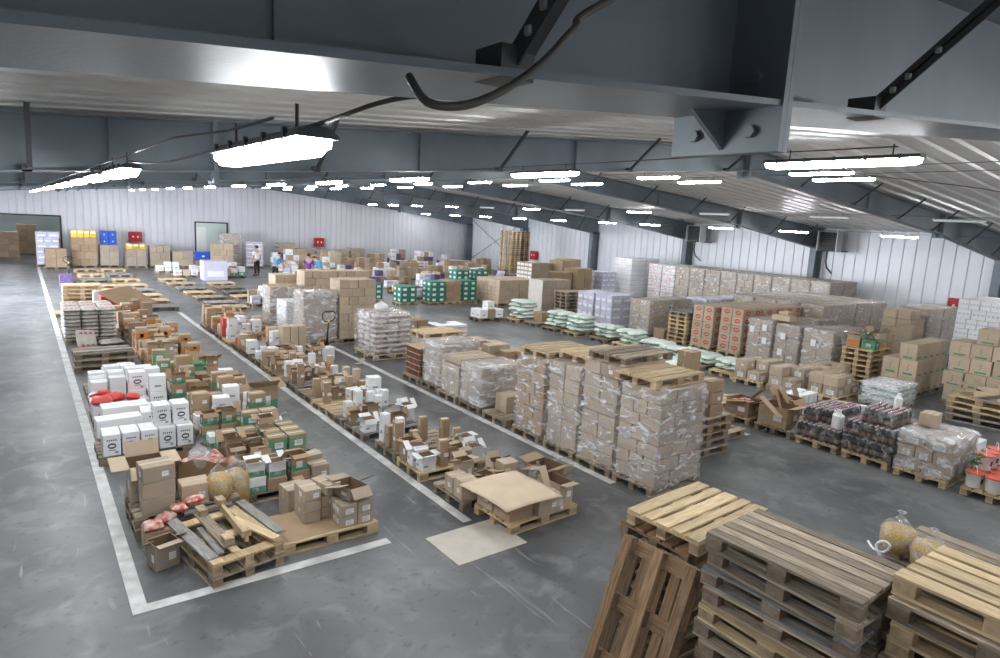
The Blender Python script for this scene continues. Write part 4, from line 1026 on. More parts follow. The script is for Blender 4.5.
    for i in range(2): L(18.5, 17.3+1.0*i, 'white-filmed load beside the grey-brown block, %s' % ['nearer', 'farther'][i], 1.42, 'lilac', 1.15, .9, 2, 3, .3, 0, 'film_thin', seed=93+i)
    for k in range(8): pallet(19.0, 20.3, 'brown pallet of the stack behind the green sacks, %s' % ('topmost' if k == 7 else '%s from the floor' % ORD[k]), (PH+.003)*k, r.uniform(-.04, .04), 'old', lite=True)
    t = L(18.9, 21.6, 'grey kraft load with a pale end sheet behind the pallet stack', 1.55, 'kraftg', 1.6, .9, 3, 2, .4, 0, None, seed=95); b = MB(); b.box((-.82, 0, .85), (.012, .95, 1.4), 'board_white'); put('end_sheet', b.mesh('end_sheet'), t)
    # grey block and tray tower
    for i in range(2):
        for j in range(2): L(18.5+1.22*i, 24.5+.95*j, 'dense grey-brown small-carton block by the clear floor, %s %s' % (['outer', 'inner'][i], ['near', 'far'][j]), 1.25, 'crate2', 1.2, .94, 4, 3, .18, 0, None, 'new', 'dense grey blocks', seed=96)
    L(21.0, 25.4, 'tall tower of grey trays with white ends by the dense grey block', 2.0, 'crate', 1.15, 1.2, 2, 4, .2, 0, None, seed=98)
row_towers()
# ------------------------------------------------------------------ first and middle rows of small cartons
CELLX = ['outermost', 'second', 'third', 'innermost']; CELLY = ['front', 'middle', 'rear']
KINDNAME = {'white': 'white carton', 'oval': 'white oval-marked carton', 'green': 'green labelled carton', 'brgreen': 'green-banded kraft carton', 'whitegreen': 'white-green carton', 'kraft': 'kraft carton', 'kraft2': 'pale kraft carton', 'kraftg': 'grey kraft carton', 'orange': 'orange-printed carton', 'labelled': 'labelled kraft carton', 'teal': 'teal carton', 'red': 'red carton', 'lilac': 'lilac carton', 'yellow': 'yellow carton', 'blue': 'blue crate', 'roundel': 'roundel carton', 'tissue_red': 'red-white pack', 'tissue': 'white pack', 'crate': 'grey tray'}
OBJNAME = {'white': 'white_carton', 'oval': 'white_carton', 'green': 'green_carton', 'brgreen': 'green_carton', 'whitegreen': 'milk_carton', 'orange': 'orange_carton', 'teal': 'teal_carton', 'red': 'red_carton', 'lilac': 'lilac_carton', 'blue': 'blue_crate', 'labelled': 'labelled_carton', 'tea': 'printed_carton', 'ketchup': 'printed_carton'}
def fill_cells(x, y, z, where, cells, seed, group, jit=.02, rzj=.08, w=PW, d=PD, rich=True):
    """cells: list of (ix 0-3, iy 0-2, level, style, kind 'c'/'o'/'s', height, wfrac, dfrac)"""
    r = random.Random(seed); tops = {}
    for (ix, iy, style, kind, h) in cells:
        lv, zz = tops.get((ix, iy), (0, z))
        cw, cd = w/4*.90, d/3*.88
        if kind == 's': cw, cd, h = cw*.52, cd*.6, round(min(.52, h*1.55), 2)
        px, py = x-w/2+w/4*(ix+.5)+r.uniform(-jit, jit)*.5, y-d/2+d/3*(iy+.5)+r.uniform(-jit, jit)*.5
        rz = r.uniform(-rzj, rzj)
        nm = {'c': '', 'o': 'open ', 's': 'slim '}[kind]+KINDNAME[style]
        lab = '%s %s, %s %s%s' % (nm, where, CELLY[iy], CELLX[ix], ['', ', second tier', ', third tier', ', top tier'][lv])
        if kind == 'o':
            st = style if style in BODY else 'kraft'
            open_carton(px, py, zz, cw*.86, cd*.86, h, st, lab, rz, group, seed*31+ix*7+iy)
        else: carton(px, py, zz, cw, cd, h, style, lab, rz, group, rich, OBJNAME.get(style, 'carton'))
        tops[(ix, iy)] = (lv+1, zz+h+.002)
def rcells(r, styles, n, hmin=.14, hmax=.3, kinds='cco', full=False, tiers=1.4):
    cs = []
    order = [(ix, iy) for ix in range(4) for iy in range(3)]; r.shuffle(order)
    for (ix, iy) in order[:n]:
        st = r.choice(styles); k = r.choice(kinds)
        for t in range(1 if r.random() > tiers-1 else 2):
            last = k if t == 0 else r.choice(kinds)
            cs.append((ix, iy, st, 'c' if (t == 0 and False) else last, round(r.uniform(hmin, hmax)/.04)*.04))
            if last in 'os': break
    return cs
def plank(a, b, w, t, m, label, blocks=()):
    """loose board between two points with optional blocks under it; one thing"""
    a, b = Vector(a), Vector(b); d = b-a; L = d.length
    o = TM('loose_board', board_mesh(round(L, 2), w, t, m, 1), label, 'board', (a+b)/2); o.rotation_euler = (0, -math.asin(d.z/L), math.atan2(d.y, d.x))
    for f in blocks: put('block', cached(('block', 'wood_block'), lambda: (lambda q: (q.cbox((0, 0, 0), (.145, .10, .078), 'wood_block', .004), q.mesh('block'))[1])(MB())), o, (L*f, 0, .05))
    return o
def row_first():
    r = random.Random(21)
    # broken pallets with loose boards
    pallet(1.72, 7.33, 'lower pallet of the broken pair nearest the painted corner', 0, pi/2+.18, 'old'); pallet(1.71, 7.33, 'upper pallet of the broken pair nearest the painted corner', PH+.003, pi/2+.19, 'new', deck=2)
    z = PH*2+.014
    def A(u, v, dz): return (*at(u, v, z+dz), z+dz)
    plank(A(171, 520, .0), A(213, 559, .0), .13, .022, 'wood_grey', 'wide weathered grey board along the outer edge of the broken pallets')
    plank(A(240, 501, .0), A(281, 532, .0), .12, .022, 'wood_grey', 'weathered grey board along the inner edge of the broken pallets')
    plank(A(184, 513, .026), A(232, 503, .026), .10, .022, 'wood_grey', 'short grey board across the far end of the broken pallets')
    plank(A(199, 512, .14), A(230, 546, .07), .13, .022, 'wood_old', 'slanting brown board with two blocks on the broken pallets', (-.42, .42))
    plank(A(218, 502, .13), A(247, 538, .08), .04, .09, 'wood_new', 'pale board standing on edge with blocks on the broken pallets', (-.42, .42))
    plank(A(232, 518, .10), A(277, 538, .04), .10, .022, 'wood_new', 'pale board lying across the broken pallets toward the cartons')
    plank(A(200, 528, .03), A(221, 553, .03), .07, .022, 'wood_grey', 'short grey splintered board inside the broken pallets')
    # second front pallet
    pallet(2.86, 7.36, 'new pallet covered with brown cardboard beside the broken pallets', 0, 0, 'new')
    b = MB(); b.box((0, 0, 0), (1.08, .74, .005), 'sheet_brown' if False else 'kraft'); TM('cardboard_sheet', b.mesh('cardboard_sheet'), 'flat cardboard sheet on the pallet beside the broken pallets', 'cardboard', (2.80, 7.37, PH+.004))
    z = PH+.008
    def cc(i, x, y, k, lab, rz=0): return carton(x, y, z+.145*k, .21, .36, .143, 'labelled' if i else 'kraftg', lab, rz, None, True)
    for k in range(3): cc(0, 2.74, 7.50, k, 'grey kraft carton of the inner column on the cardboard-covered pallet, %s' % ['lowest', 'middle', 'highest'][k], .02*k)
    for k in range(2): cc(0, 2.98, 7.56, k, 'grey kraft carton behind the labelled four on the covered pallet, %s' % ['lower', 'upper'][k])
    cc(0, 3.00, 7.55, 2, 'wide-topped kraft carton with a black strap on the covered pallet', .25)
    for k in range(2):
        for j in range(2): cc(1, 3.09+.22*j, 7.18, k, 'white-labelled carton at the corner of the covered pallet, %s %s' % (['lower', 'upper'][k], ['inner', 'outer'][j]))
    open_carton(3.20, 7.26, z+.30, .30, .38, .15, 'kraftg', 'open tray-like kraft carton tilted on the white-labelled four', .25, seed=2, tilt=(0, .06))
    carton(2.74, 8.0, 0, .3, .3, .4, 'kraftg', 'grey kraft carton on the floor behind the covered pallet', .1); open_carton(3.1, 8.1, 0, .32, .3, .36, 'kraft', 'kraft carton with ragged open flaps behind the covered pallet', .1, seed=4)
    # macaroni, torn bin and cartons
    for k in range(2): pallet(1.50, 8.62, 'pallet under the macaroni bags and torn bin, %s' % ['lower', 'upper'][k], k*(PH+.003), .02, 'old')
    z = 2*PH+.003
    for k in range(3): carton(1.17, 8.36, z+.20*k, .36, .30, .198, 'kraftg', 'grey carton of the three-high column before the macaroni, %s' % ['lowest', 'middle', 'highest'][k], .05*k)
    open_carton(1.12, 8.86, z, .40, .42, .46, 'kraft2', 'tall open kraft carton behind the grey three-high column', 0, seed=7)
    t = T('open_bin', 'wide torn kraft bin holding snack bags and white plastic', 'box', (1.78, 8.98, z), .05); b = MB(); n = 16; pr = []
    for i in range(n):
        a = 2*pi*i/n; c, s = cos(a), sin(a); q = (abs(c)**4+abs(s)**4)**(-.25); pr.append((.36*c*q, .24*s*q, .34+.07*sin(3*a+1)))
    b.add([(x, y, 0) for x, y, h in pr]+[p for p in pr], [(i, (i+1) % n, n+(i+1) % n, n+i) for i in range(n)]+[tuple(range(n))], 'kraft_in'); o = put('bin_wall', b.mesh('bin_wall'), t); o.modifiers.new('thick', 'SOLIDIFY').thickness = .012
    for i in range(7): put('snack_bag', sack_mesh(.22, .16, .09, 'snack_red', i % 3), t, (-.22+.09*i, -.1+.16*(i % 2), .20+.03*(i % 3)), (.2*(i % 3), .3*(i % 2), i))
    plastic_bag(1.76, 8.86, z+.26, 'white crumpled plastic bag in the torn kraft bin', .15, .34, 'film_white', 2)
    carton(1.60, 8.40, z, .34, .28, .26, 'kraft2', 'pale kraft carton between the grey column and macaroni bags')
    plastic_bag(1.88, 8.32, z, 'clear bag of yellow macaroni nearer the grey column', .17, .50, 'bag_clear', 1, inner='pasta'); plastic_bag(2.17, 8.62, z-.29, 'larger clear bag of yellow macaroni nearer the green cartons', .185, .80, 'bag_clear', 2, inner='pasta')
    carton(1.12, 7.93, 0, .34, .3, .26, 'kraft', 'kraft carton on the floor under the red snack bags')
    for i, (x, y, zz) in enumerate(((1.05, 7.86, .26), (1.20, 7.98, .27), (1.36, 8.10, .30), (1.55, 8.1, .36))):
        TM('snack_bag', sack_mesh(.22, .18, .11, 'snack_red', i), 'shiny red snack bag heaped by the macaroni, %s from the open aisle' % ORD[i], 'bag', (x, y, zz), (.1, .1*i, i*.8))
    open_carton(1.09, 7.48, 0, .26, .22, .30, 'kraftg', 'small open grey carton on the floor beside the painted line', .25, seed=15)
    # green and white cartons
    pallet(2.86, 8.92, 'dark pallet under white-green cartons behind the macaroni', 0, 0, 'old')
    W_ = 'on the dark pallet behind macaroni'
    fill_cells(2.86, 8.92, PH, W_, [(0, 0, 'whitegreen', 'c', .22), (0, 0, 'whitegreen', 'o', .20), (1, 0, 'kraft', 'c', .16), (1, 0, 'whitegreen', 'o', .22), (2, 0, 'kraft', 'c', .2), (2, 0, 'brgreen', 'o', .24), (1, 1, 'whitegreen', 'o', .34), (2, 1, 'kraft', 'o', .26), (3, 0, 'kraftg', 'c', .24), (3, 1, 'kraftg', 'c', .3), (0, 1, 'kraft', 'c', .2), (0, 2, 'kraft', 'o', .3), (1, 2, 'kraft', 'o', .24)], 3, 'cartons behind the macaroni')
    pallet(2.86, 9.88, 'pallet under the block of green labelled cartons', 0, 0, 'old')
    W_ = 'on the green-block pallet'
    cs = [(0, 0, 'kraft', 'o', .34), (0, 1, 'kraft', 'o', .42), (1, 0, 'kraft', 'o', .3), (1, 1, 'kraft2', 'o', .36)]
    for ix in (2, 3):
        for iy in (0, 1, 2):
            cs += [(ix, iy, 'green', 'c', .20)]*2
    cs += [(1, 2, 'green', 'c', .2), (1, 2, 'green', 'c', .2), (0, 2, 'green', 'c', .2), (0, 2, 'green', 'c', .2), (2, 2, 'kraft', 'o', .16)]
    fill_cells(2.86, 9.88, PH, W_, cs, 5, 'green-block cartons', .006, .02)
    pallet(2.84, 10.95, 'weathered pallet bearing one lone green carton at its corner', 0, .03, 'grey')
    fill_cells(2.84, 10.95, PH, 'on the lone-carton pallet', [(0, 0, 'whitegreen', 'c', .2), (2, 1, 'green', 'c', .22), (2, 1, 'green', 'c', .2), (3, 1, 'green', 'c', .22), (3, 1, 'green', 'c', .2), (2, 2, 'green', 'c', .22), (3, 2, 'green', 'c', .22), (3, 0, 'green', 'c', .22), (3, 0, 'white', 'o', .16), (0, 2, 'brgreen', 'c', .2), (0, 2, 'brgreen', 'o', .22), (1, 2, 'brgreen', 'c', .2), (1, 2, 'brgreen', 'o', .24)], 6, 'cartons on the lone-carton pallet', .006, .04)
    # white cartons
    pallet(1.42, 11.3, 'brown pallet under the front row of white oval-marked cartons', 0, 0, 'old', w=1.3)
    for i in range(5): carton(.95+.255*i, 11.06, PH, .235, .30, .34, 'oval', 'white oval-marked carton of the front line, %s from the painted line' % ORD[i], .02*(i % 3-1), None, True, 'white_carton')
    for i in range(2): carton(1.66+.27*i, 11.16, PH+.342, .235, .30, .34, 'oval', 'white oval-marked carton stacked above the front line, %s from the green cartons' % ['second', 'first'][i], .03, None, True, 'white_carton')
    for i, (x, st) in enumerate(((.98, 'white'), (1.24, 'white'), (1.50, 'white'), (1.80, 'white'))): carton(x, 11.48, PH, .24, .32, .24, st, 'plain white carton right behind the oval-marked line, %s' % ORD[i], .03*i, None, True, 'white_carton')
    pallet(1.45, 12.3, 'pallet of white cartons, second one back along the painted line', 0, 0, 'new'); pallet(1.45, 13.3, 'pallet of white cartons under the red bags, third one back', 0, 0, 'old'); pallet(1.5, 14.3, 'pallet of tall white cartons, fourth one back along the line', 0, 0, 'new'); pallet(1.5, 15.3, 'pallet of white cartons next to the grey pallet stack', 0, 0, 'old')
    carton(1.15, 12.0, PH, .66, .30, .30, 'white', 'long white carton lying crosswise on the second pallet back', .05, None, True, 'white_carton'); carton(1.75, 12.1, PH, .52, .40, .34, 'oval', 'large white carton with dark oval beside the long white one', -.05, None, True, 'white_carton'); carton(1.3, 12.5, PH, .7, .36, .36, 'white', 'long white carton behind the crosswise one', .02, None, True, 'white_carton')
    carton(1.8, 12.5, PH, .3, .3, .3, 'white', 'cube white carton behind the large oval one', .0, None, True, 'white_carton')
    fill_cells(1.45, 13.3, PH, 'on the red-bag pallet', [(0, 0, 'white', 'c', .24), (1, 0, 'white', 'c', .24), (2, 0, 'white', 'c', .3), (3, 0, 'oval', 'c', .4), (3, 0, 'white', 'c', .3), (2, 1, 'oval', 'c', .4), (2, 1, 'oval', 'c', .34), (3, 1, 'oval', 'c', .4), (0, 1, 'white', 'c', .26), (1, 1, 'white', 'c', .26), (3, 2, 'white', 'c', .4)], 8, 'white cartons on the red-bag pallet', .01, .05)
    for i, (x, y) in enumerate(((1.0, 13.02), (1.22, 13.16), (1.48, 12.98), (1.02, 13.36))): TM('red_bag', sack_mesh(.34, .24, .14, 'red_plastic', i), 'glossy red bag lying on white cartons, %s from the painted line' % ORD[i], 'bag', (x, y, PH+[.26, .26, .27, .28][i]), (.15, .1*i, i*.7))
    fill_cells(1.5, 14.3, PH, 'on the fourth pallet back', [(0, 0, 'white', 'c', .44), (1, 0, 'white', 'c', .5), (1, 1, 'white', 'c', .55), (2, 1, 'white', 'c', .6), (2, 0, 'oval', 'c', .42), (3, 0, 'oval', 'c', .42), (3, 0, 'white', 'c', .2), (3, 1, 'white', 'c', .5), (0, 1, 'white', 'c', .46), (0, 2, 'white', 'c', .5)], 9, 'white cartons on the fourth pallet', .01, .04)
    fill_cells(1.5, 15.3, PH, 'on the fifth pallet back', [(1, 0, 'white', 'c', .5), (2, 0, 'white', 'c', .5), (3, 0, 'white', 'c', .44), (1, 1, 'white', 'c', .4), (2, 2, 'white', 'c', .4)], 10, 'white cartons on the fifth pallet', .01, .04)
    # inner line, green, brown and orange
    ys = [(12.0, ['brgreen', 'white', 'kraft', 'green'], 'sixth'), (12.95, ['brgreen', 'kraft', 'brgreen'], 'seventh'), (13.9, ['green', 'whitegreen', 'kraft', 'brgreen'], 'eighth'), (14.9, ['green', 'brgreen', 'kraft'], 'ninth'), (15.9, ['green', 'orange', 'kraft'], 'tenth'), (17.0, ['orange', 'orange', 'kraft2'], 'eleventh'), (18.0, ['orange', 'kraft2', 'orange'], 'twelfth'), (19.1, ['orange', 'orange', 'kraft'], 'thirteenth'), (20.2, ['orange', 'kraft', 'orange'], 'fourteenth'), (21.4, ['orange', 'kraft2', 'kraft'], 'fifteenth'), (22.8, ['orange', 'orange', 'kraft'], 'sixteenth'), (24.2, ['orange', 'kraft'], 'seventeenth')]
    for i, (y, st, o) in enumerate(ys):
        pallet(2.86, y, '%s pallet back along the inner edge of the first row' % o, 0, r.uniform(-.03, .03), ['old', 'new', 'grey'][i % 3], lite=(y > 17))
        fill_cells(2.86, y, PH, 'on the %s inner pallet' % o, rcells(r, st, 8 if i < 6 else 9, .16, .32, 'ccoc', tiers=1.6), 40+i, 'cartons of the %s inner pallet' % o, .02, .1, rich=y < 16)
    open_carton(3.74, 12.85, 0, .5, .42, .5, 'brgreen', 'large green-kraft carton open beside the middle aisle', .1, seed=3)
    # grey pallet stack
    for k in range(3): pallet(1.45, 17.75, 'weathered pallet of the three-high stack by the painted line, %s' % ['lowest', 'middle', 'topmost'][k], (PH+.003)*k, .04*(k-1), 'old')
    plank((.86, 17.5, .46), (2.05, 17.6, .46), .14, .022, 'wood_grey', 'loose grey board lying over the grey pallet stack')
    # flat printed sacks
    for c in range(2): pallet(1.45, 21.3+.95*c, 'pallet under the stacked red-printed flour sacks, %s' % ['nearer', 'farther'][c], 0, 0, 'old', lite=True)
    for k in range(8):
        for j in range(3):
            for c in range(3):
                TM('flour_sack', sack_mesh(.42, .55, .13, 'sack_white', (k+j) % 4, 'sack_print'), 'white red-printed flour sack stacked flat beside the painted line', 'sack', (1.03+.42*j, 21.15+.56*c, PH+.105*k), (0, 0, r.uniform(-.04, .04)), 'stacked flour sacks')
    TM('flour_sack', sack_mesh(.5, .62, .1, 'sack_white', 2, 'sack_print'), 'torn white flour sack slumped against its stack', 'sack', (1.3, 20.72, .12), (1.0, .1, .3))
    TM('flour_sack', sack_mesh(.6, .5, .14, 'sack_white', 1, 'sack_print'), 'white flour sack lying on the floor before its stack', 'sack', (1.9, 20.6, .0), (0, 0, .1))
    # brown sheet, pallet stack, empty pallets
    o = pallet(2.7, 26.2, 'pallet under the propped brown cardboard sheet', 0, 0, 'old', lite=True)
    carton(2.4, 26.3, PH, .5, .5, .5, 'red', 'red crate propping up the brown cardboard sheet', 0, rich=False, name='red_carton'); carton(2.2, 27.3, 0, .4, .3, .7, 'white', 'white carton behind the propped brown cardboard sheet', 0, rich=False, name='white_carton'); carton(3.2, 27.6, 0, .45, .4, .75, 'kraft', 'tall kraft carton behind the propped brown cardboard sheet', 0, rich=False)
    b = MB(); b.box((0, 0, 0), (1.5, 1.3, .012), 'sheet_brown'); TM('cardboard_sheet', b.mesh('cardboard_sheet'), 'large dark brown cardboard sheet tilted over cartons', 'cardboard', (2.95, 25.9, .62), (.42, -.05, .75))
    for k in range(6): pallet(1.72, 28.0, 'pale pallet of the stack where the first row ends, %s' % ('topmost' if k == 5 else '%s from the floor' % ORD[k]), (PH+.003)*k, .02*(k % 3-1), 'new', lite=True)
    pallet(1.42, 26.2, 'flat pallet before the pale pallet stack', 0, 0, 'new', lite=True)
    for i, y in enumerate((26.9, 28.7, 30.4, 32.2, 34.2, 36.6, 39.2, 42.0)):
        for j, x in enumerate((4.1, 2.85)):
            if j and y < 29: continue
            pallet(x, y, 'empty pallet lying on the floor, %s of the %s file' % (ORD[i], ['aisle-side', 'inner'][j]), 0, r.uniform(-.03, .03), 'new' if (i+j) % 3 else 'grey', lite=True)
    carton(1.55, 34.6, 0, .5, .45, .6, 'purple', 'dark purple carton on the floor by the black handle', 0, rich=False, name='purple_carton')
row_first()
def row_middle():
    r = random.Random(33)
    ys = [7.30, 8.45, 9.35, 10.5, 11.4, 12.2, 13.05, 14.0, 14.9, 15.8, 16.7, 17.7, 18.6, 19.5, 20.4, 21.4, 22.4]
    # sheet pallet
    P = [pallet(5.45, 6.42, 'pale pallet under the big tan board at the end of the middle row', 0, .04, 'new')]
    for i, (x, y, w, d, h) in enumerate(((5.08, 6.24, .42, .34, .28), (5.52, 6.16, .40, .30, .26), (5.05, 6.62, .36, .34, .28), (5.45, 6.58, .36, .34, .28))): carton(x, y, PH, w, d, h, 'kraft2' if i else 'kraft', 'kraft carton carrying the big tan board, %s' % ['outer near', 'inner near', 'outer far', 'inner far'][i], .04)
    n = 12; b = MB(); vs = []; fs = []
    c4 = [Vector((*at(u, v, zz), zz)) for u, v, zz in ((459, 484, .46), (507, 509, .46), (563, 493, .49), (516, 470, .50))]; mid = sum(c4, Vector())/4
    for i in range(n+1):
        for j in range(n+1):
            p, q = i/n, j/n; P_ = (c4[0]*(1-p)+c4[1]*p)*(1-q)+(c4[3]*(1-p)+c4[2]*p)*q-mid
            vs.append((P_.x, P_.y, P_.z-.05*max(0, p-.55)**2*4-.02*(2*q-1)**2))
    for i in range(n):
        for j in range(n): a = i*(n+1)+j; fs.append((a, a+n+1, a+n+2, a+1))
    b.add(vs, fs, 'sheet_board'); o = TM('cardboard_sheet', b.mesh('cardboard_sheet', True), 'big tan sagging board lying over the end pallet of the middle row', 'cardboard', mid+Vector((0, 0, .015))); o.modifiers.new('thick', 'SOLIDIFY').thickness = .006
    open_carton(6.16, 6.86, 0, .40, .40, .44, 'kraft', 'tall open kraft carton behind the tan board', .15, seed=40); open_carton(5.92, 6.36, PH, .26, .44, .30, 'kraft2', 'open pale carton at the inner corner of the tan-board pallet', .05, seed=44)
    plastic_bag(5.82, 6.66, PH+.2, 'clear plastic bag bulging behind the tan board', .13, .26, 'bag_clear', 9); plastic_bag(5.70, 6.08, PH*.9, 'clear plastic bag hanging off the tan-board pallet edge', .12, .24, 'bag_clear', 10)
    for i, y in enumerate(ys):
        o = ORD[i+1]
        pallet(5.30+r.uniform(-.05, .05), y, '%s pallet of the middle row from the tan board' % o, 0, r.uniform(-.05, .05), ['old', 'new', 'old', 'grey'][i % 4], lite=(y > 17))
        if i < 11:
            st = [['kraft', 'kraft2', 'kraft'], ['kraft', 'white', 'kraft2'], ['white', 'white', 'kraft'], ['kraft', 'white', 'white'], ['white', 'white'], ['kraft', 'kraft', 'white'], ['kraft', 'white', 'kraft2'], ['kraft', 'white', 'orange'], ['white', 'kraft', 'white'], ['kraft', 'kraft', 'kraft2'], ['white', 'kraft']][i]
            kinds = ['oco', 'oos', 'ssc', 'oo', 'sss', 'ocs', 'oos', 'oss', 'osc', 'coo', 'soc'][i]; n = [7, 9, 7, 6, 6, 8, 9, 8, 8, 9, 8][i]
            fill_cells(5.30, y, PH, 'on the %s middle-row pallet' % o, rcells(r, st, n, .18, .34, kinds, tiers=1.25), 60+i, 'cartons of the %s middle-row pallet' % o, .03, .15, rich=y < 15)
        else:
            st = [['kraft', 'orange', 'white'], ['kraft', 'orange', 'red'], ['orange', 'kraft', 'white'], ['red', 'kraft2', 'orange'], ['orange', 'kraft', 'white'], ['kraft', 'orange']][i-11]
            fill_cells(5.30, y, PH, 'on the %s middle-row pallet' % o, rcells(r, st, 9, .18, .36, 'cco', tiers=1.6), 60+i, 'cartons of the %s middle-row pallet' % o, .03, .12, rich=False)
    # flat pale board on the second pallet, cardboard on the floor
    b = MB(); b.box((0, 0, .003), (1.04, .76, .006), 'board_white'); TM('cardboard_sheet', b.mesh('cardboard_sheet'), 'pale cardboard sheet lying on the bare floor before the tan board', 'cardboard', (4.42, 6.13, 0), (0, 0, 0.02))
    # tall kraft boxes near the jack
    for i in range(3): carton(5.62+.22*i, 17.2, PH, .2, .36, .74, 'kraft2', 'tall narrow kraft carton standing on the middle row, %s' % ORD[i], 0, rich=False)
    carton(6.55, 16.5, 0, .3, .3, .36, 'white', 'white carton on the floor right before the pallet jack', .2, rich=False, name='white_carton')
    for i in range(7): TM('litter_scrap', cached('scrap', lambda: (lambda q: (q.add([(-.10, -.08, 0), (.12, -.06, .03), (.10, .09, .06), (-.08, .07, .02)], [(0, 1, 2, 3)], 'kraft_light'), q.mesh('litter_scrap'))[1])(MB())), 'scrap of pale cardboard on the floor before the pallet jack', 'litter', (6.0+.22*i, 15.3+.35*((i*5) % 4), .01), (0, 0, i), 'cardboard scraps by the jack')
row_middle()
# ------------------------------------------------------------------ far part of the hall
def far_goods():
    r = random.Random(77)
    def L(*a, **k): return load(*a, **k)
    # along the end wall by the wide opening
    L(1.25, 45.3, 'tall white-lilac load standing in the wide wall opening', 2.0, 'lilac', 1.1, .9, 3, 2, .3, 0, None, seed=1)
    L(1.55, 43.6, 'small kraft load with print before the white-lilac one', 1.15, 'kraft', 1.0, .8, 2, 2, .5, 0, None, seed=2)
    L(2.95, 44.6, 'kraft load with yellow packs on top by the end wall', 1.75, 'kraft', 1.25, .9, 3, 2, .45, 0, None, seed=3)
    for i in range(4): carton(2.48+.31*i, 44.5, 1.753, .29, .5, .42, 'yellow', 'yellow pack above the kraft load by the end wall, %s from the opening' % ORD[i], rich=False, name='yellow_pack')
    L(4.2, 44.8, 'grey load beneath blue crates by the end wall', 1.35, 'kraftg', .95, .9, 2, 2, .4, 0, None, seed=4)
    for i in range(2):
        for k in range(2): carton(4.0+.42*i, 44.8, 1.353+.40*k, .40, .5, .39, 'blue', 'bright blue crate on the grey load by the end wall, %s %s' % (['lower', 'upper'][k], ['outer', 'inner'][i]), rich=False)
    L(5.55, 44.4, 'grey carton load with yellow packs between blue crates and wall cabinet', 1.15, 'kraftg', 1.05, .9, 2, 2, .5, 0, None, seed=5)
    for i in range(3): carton(5.22+.33*i, 44.3, 1.153, .31, .5, .30, 'yellow', 'yellow pack above the grey carton load, %s' % ORD[i], rich=False, name='yellow_pack')
    L(6.85, 44.6, 'pale grey carton load under the red wall cabinet', 1.35, 'kraftg', 1.1, .9, 3, 2, .45, 0, None, seed=6)
    L(8.15, 44.6, 'low yellow-printed carton load past the red wall cabinet', 1.0, 'kraft2', 1.2, .8, 3, 2, .4, 0, None, seed=7)
    carton(9.3, 44.2, 0, 1.0, .7, .5, 'kraft', 'kraft base under the blue bin before the doorway', rich=False); carton(9.25, 44.2, .502, .95, .7, .55, 'blue', 'blue bin on a kraft base before the doorway', rich=False)
    L(10.2, 43.2, 'kraft-white load before the doorway, on the blue bin side', 1.65, 'kraft2', 1.2, .8, 3, 2, .4, 0, None, seed=8)
    L(11.1, 44.9, 'grey-filmed tall load filling half the doorway', 2.2, 'crate', 1.1, .8, 3, 2, .35, 0, 'film', seed=9)
    L(12.4, 44.3, 'lilac crate tower on wheels past the doorway', 1.75, 'lilac', 1.1, .8, 2, 2, .28, 0, None, seed=10)
    for i, (x, y, h, st) in enumerate(((14.9, 45.4, 1.65, 'crate'), (16.3, 45.3, 1.3, 'crate'), (17.6, 45.4, 1.15, 'crate'), (18.9, 45.3, 1.3, 'crate'), (20.2, 45.4, 1.4, 'crate'), (16.0, 43.2, 1.0, 'kraft2'))):
        L(x, y, 'grey crate stack against the end wall, %s past the doorway' % ORD[i], h, st, 1.15, .9, 3, 2, .3, 0, None, seed=11+i)
    # teal cartons near the clear floor
    for i, (x, y, n, st) in enumerate(((15.3, 25.6, 4, 'teal'), (16.2, 25.7, 4, 'kraft'), (17.1, 25.7, 4, 'teal'), (18.4, 28.3, 5, 'teal'), (19.7, 28.4, 5, 'teal'), (18.2, 27.3, 2, 'kraft'), (13.9, 25.8, 3, 'teal'), (12.9, 27.2, 3, 'teal'))):
        pallet(x, y, 'pallet under the teal and grey cartons by the clear floor', 0, 0, 'new', group='pallets of the teal cartons', lite=True, w=.9)
        for l in range(n):
            for a in range(2):
                for b in range(2): carton(x-.2+.4*a, y-.2+.4*b, PH+.24*l, .39, .39, .235, st, ('teal' if st == 'teal' else 'grey')+' carton stacked by the clear floor before the jumble', 0, 'teal and grey cartons by the clear floor', False, 'teal_carton' if st == 'teal' else 'carton')
    # crushed kraft cartons and fourth-row leftovers
    for i, (x, y, h) in enumerate(((22.9, 25.6, 1.5), (24.2, 25.4, 1.7), (24.5, 27.0, 2.0), (23.2, 27.5, 1.8), (25.8, 28.0, 2.0))): load(x, y, 'big crumpled kraft carton load behind the tray towers, %s' % ORD[i], h, 'kraft', 1.2, 1.0, 2, 2, .6, .05*i, None, seed=30+i)
    for k in range(23): pallet(26.05, 34.0, 'pallet of the tall pale tower before the side wall columns', (PH+.003)*k, pi/2+r.uniform(-.03, .03), 'new', 'tall pale pallet tower', True)
    for k in range(23): pallet(26.95, 34.2, 'pallet of the tall reddish tower before the side wall columns', (PH+.003)*k, pi/2+r.uniform(-.03, .03), 'red', 'tall reddish pallet tower', True)
    FOOT.append((8.35, 37.2, .6, .45)); carton(8.35, 37.2, PH*0, 1.2, .9, 1.05, 'lilac', 'big white-lilac carton beside the far end of the bare aisle', rich=False)
    # empty pallets past the middle aisle
    for i, y in enumerate((26.2, 27.6, 29.3, 31.0, 32.6, 34.6, 36.6)):
        for j in range(2 if 1 < i < 6 else 1): pallet(6.5+.10*i*j+1.35*j-.05*i, y, 'empty pallet on the floor past the middle aisle, %s file, %s from near end' % (['outer', 'inner'][j], ORD[i]), 0, r.uniform(-.03, .03), ['new', 'grey', 'old'][(i+j) % 3], lite=True)
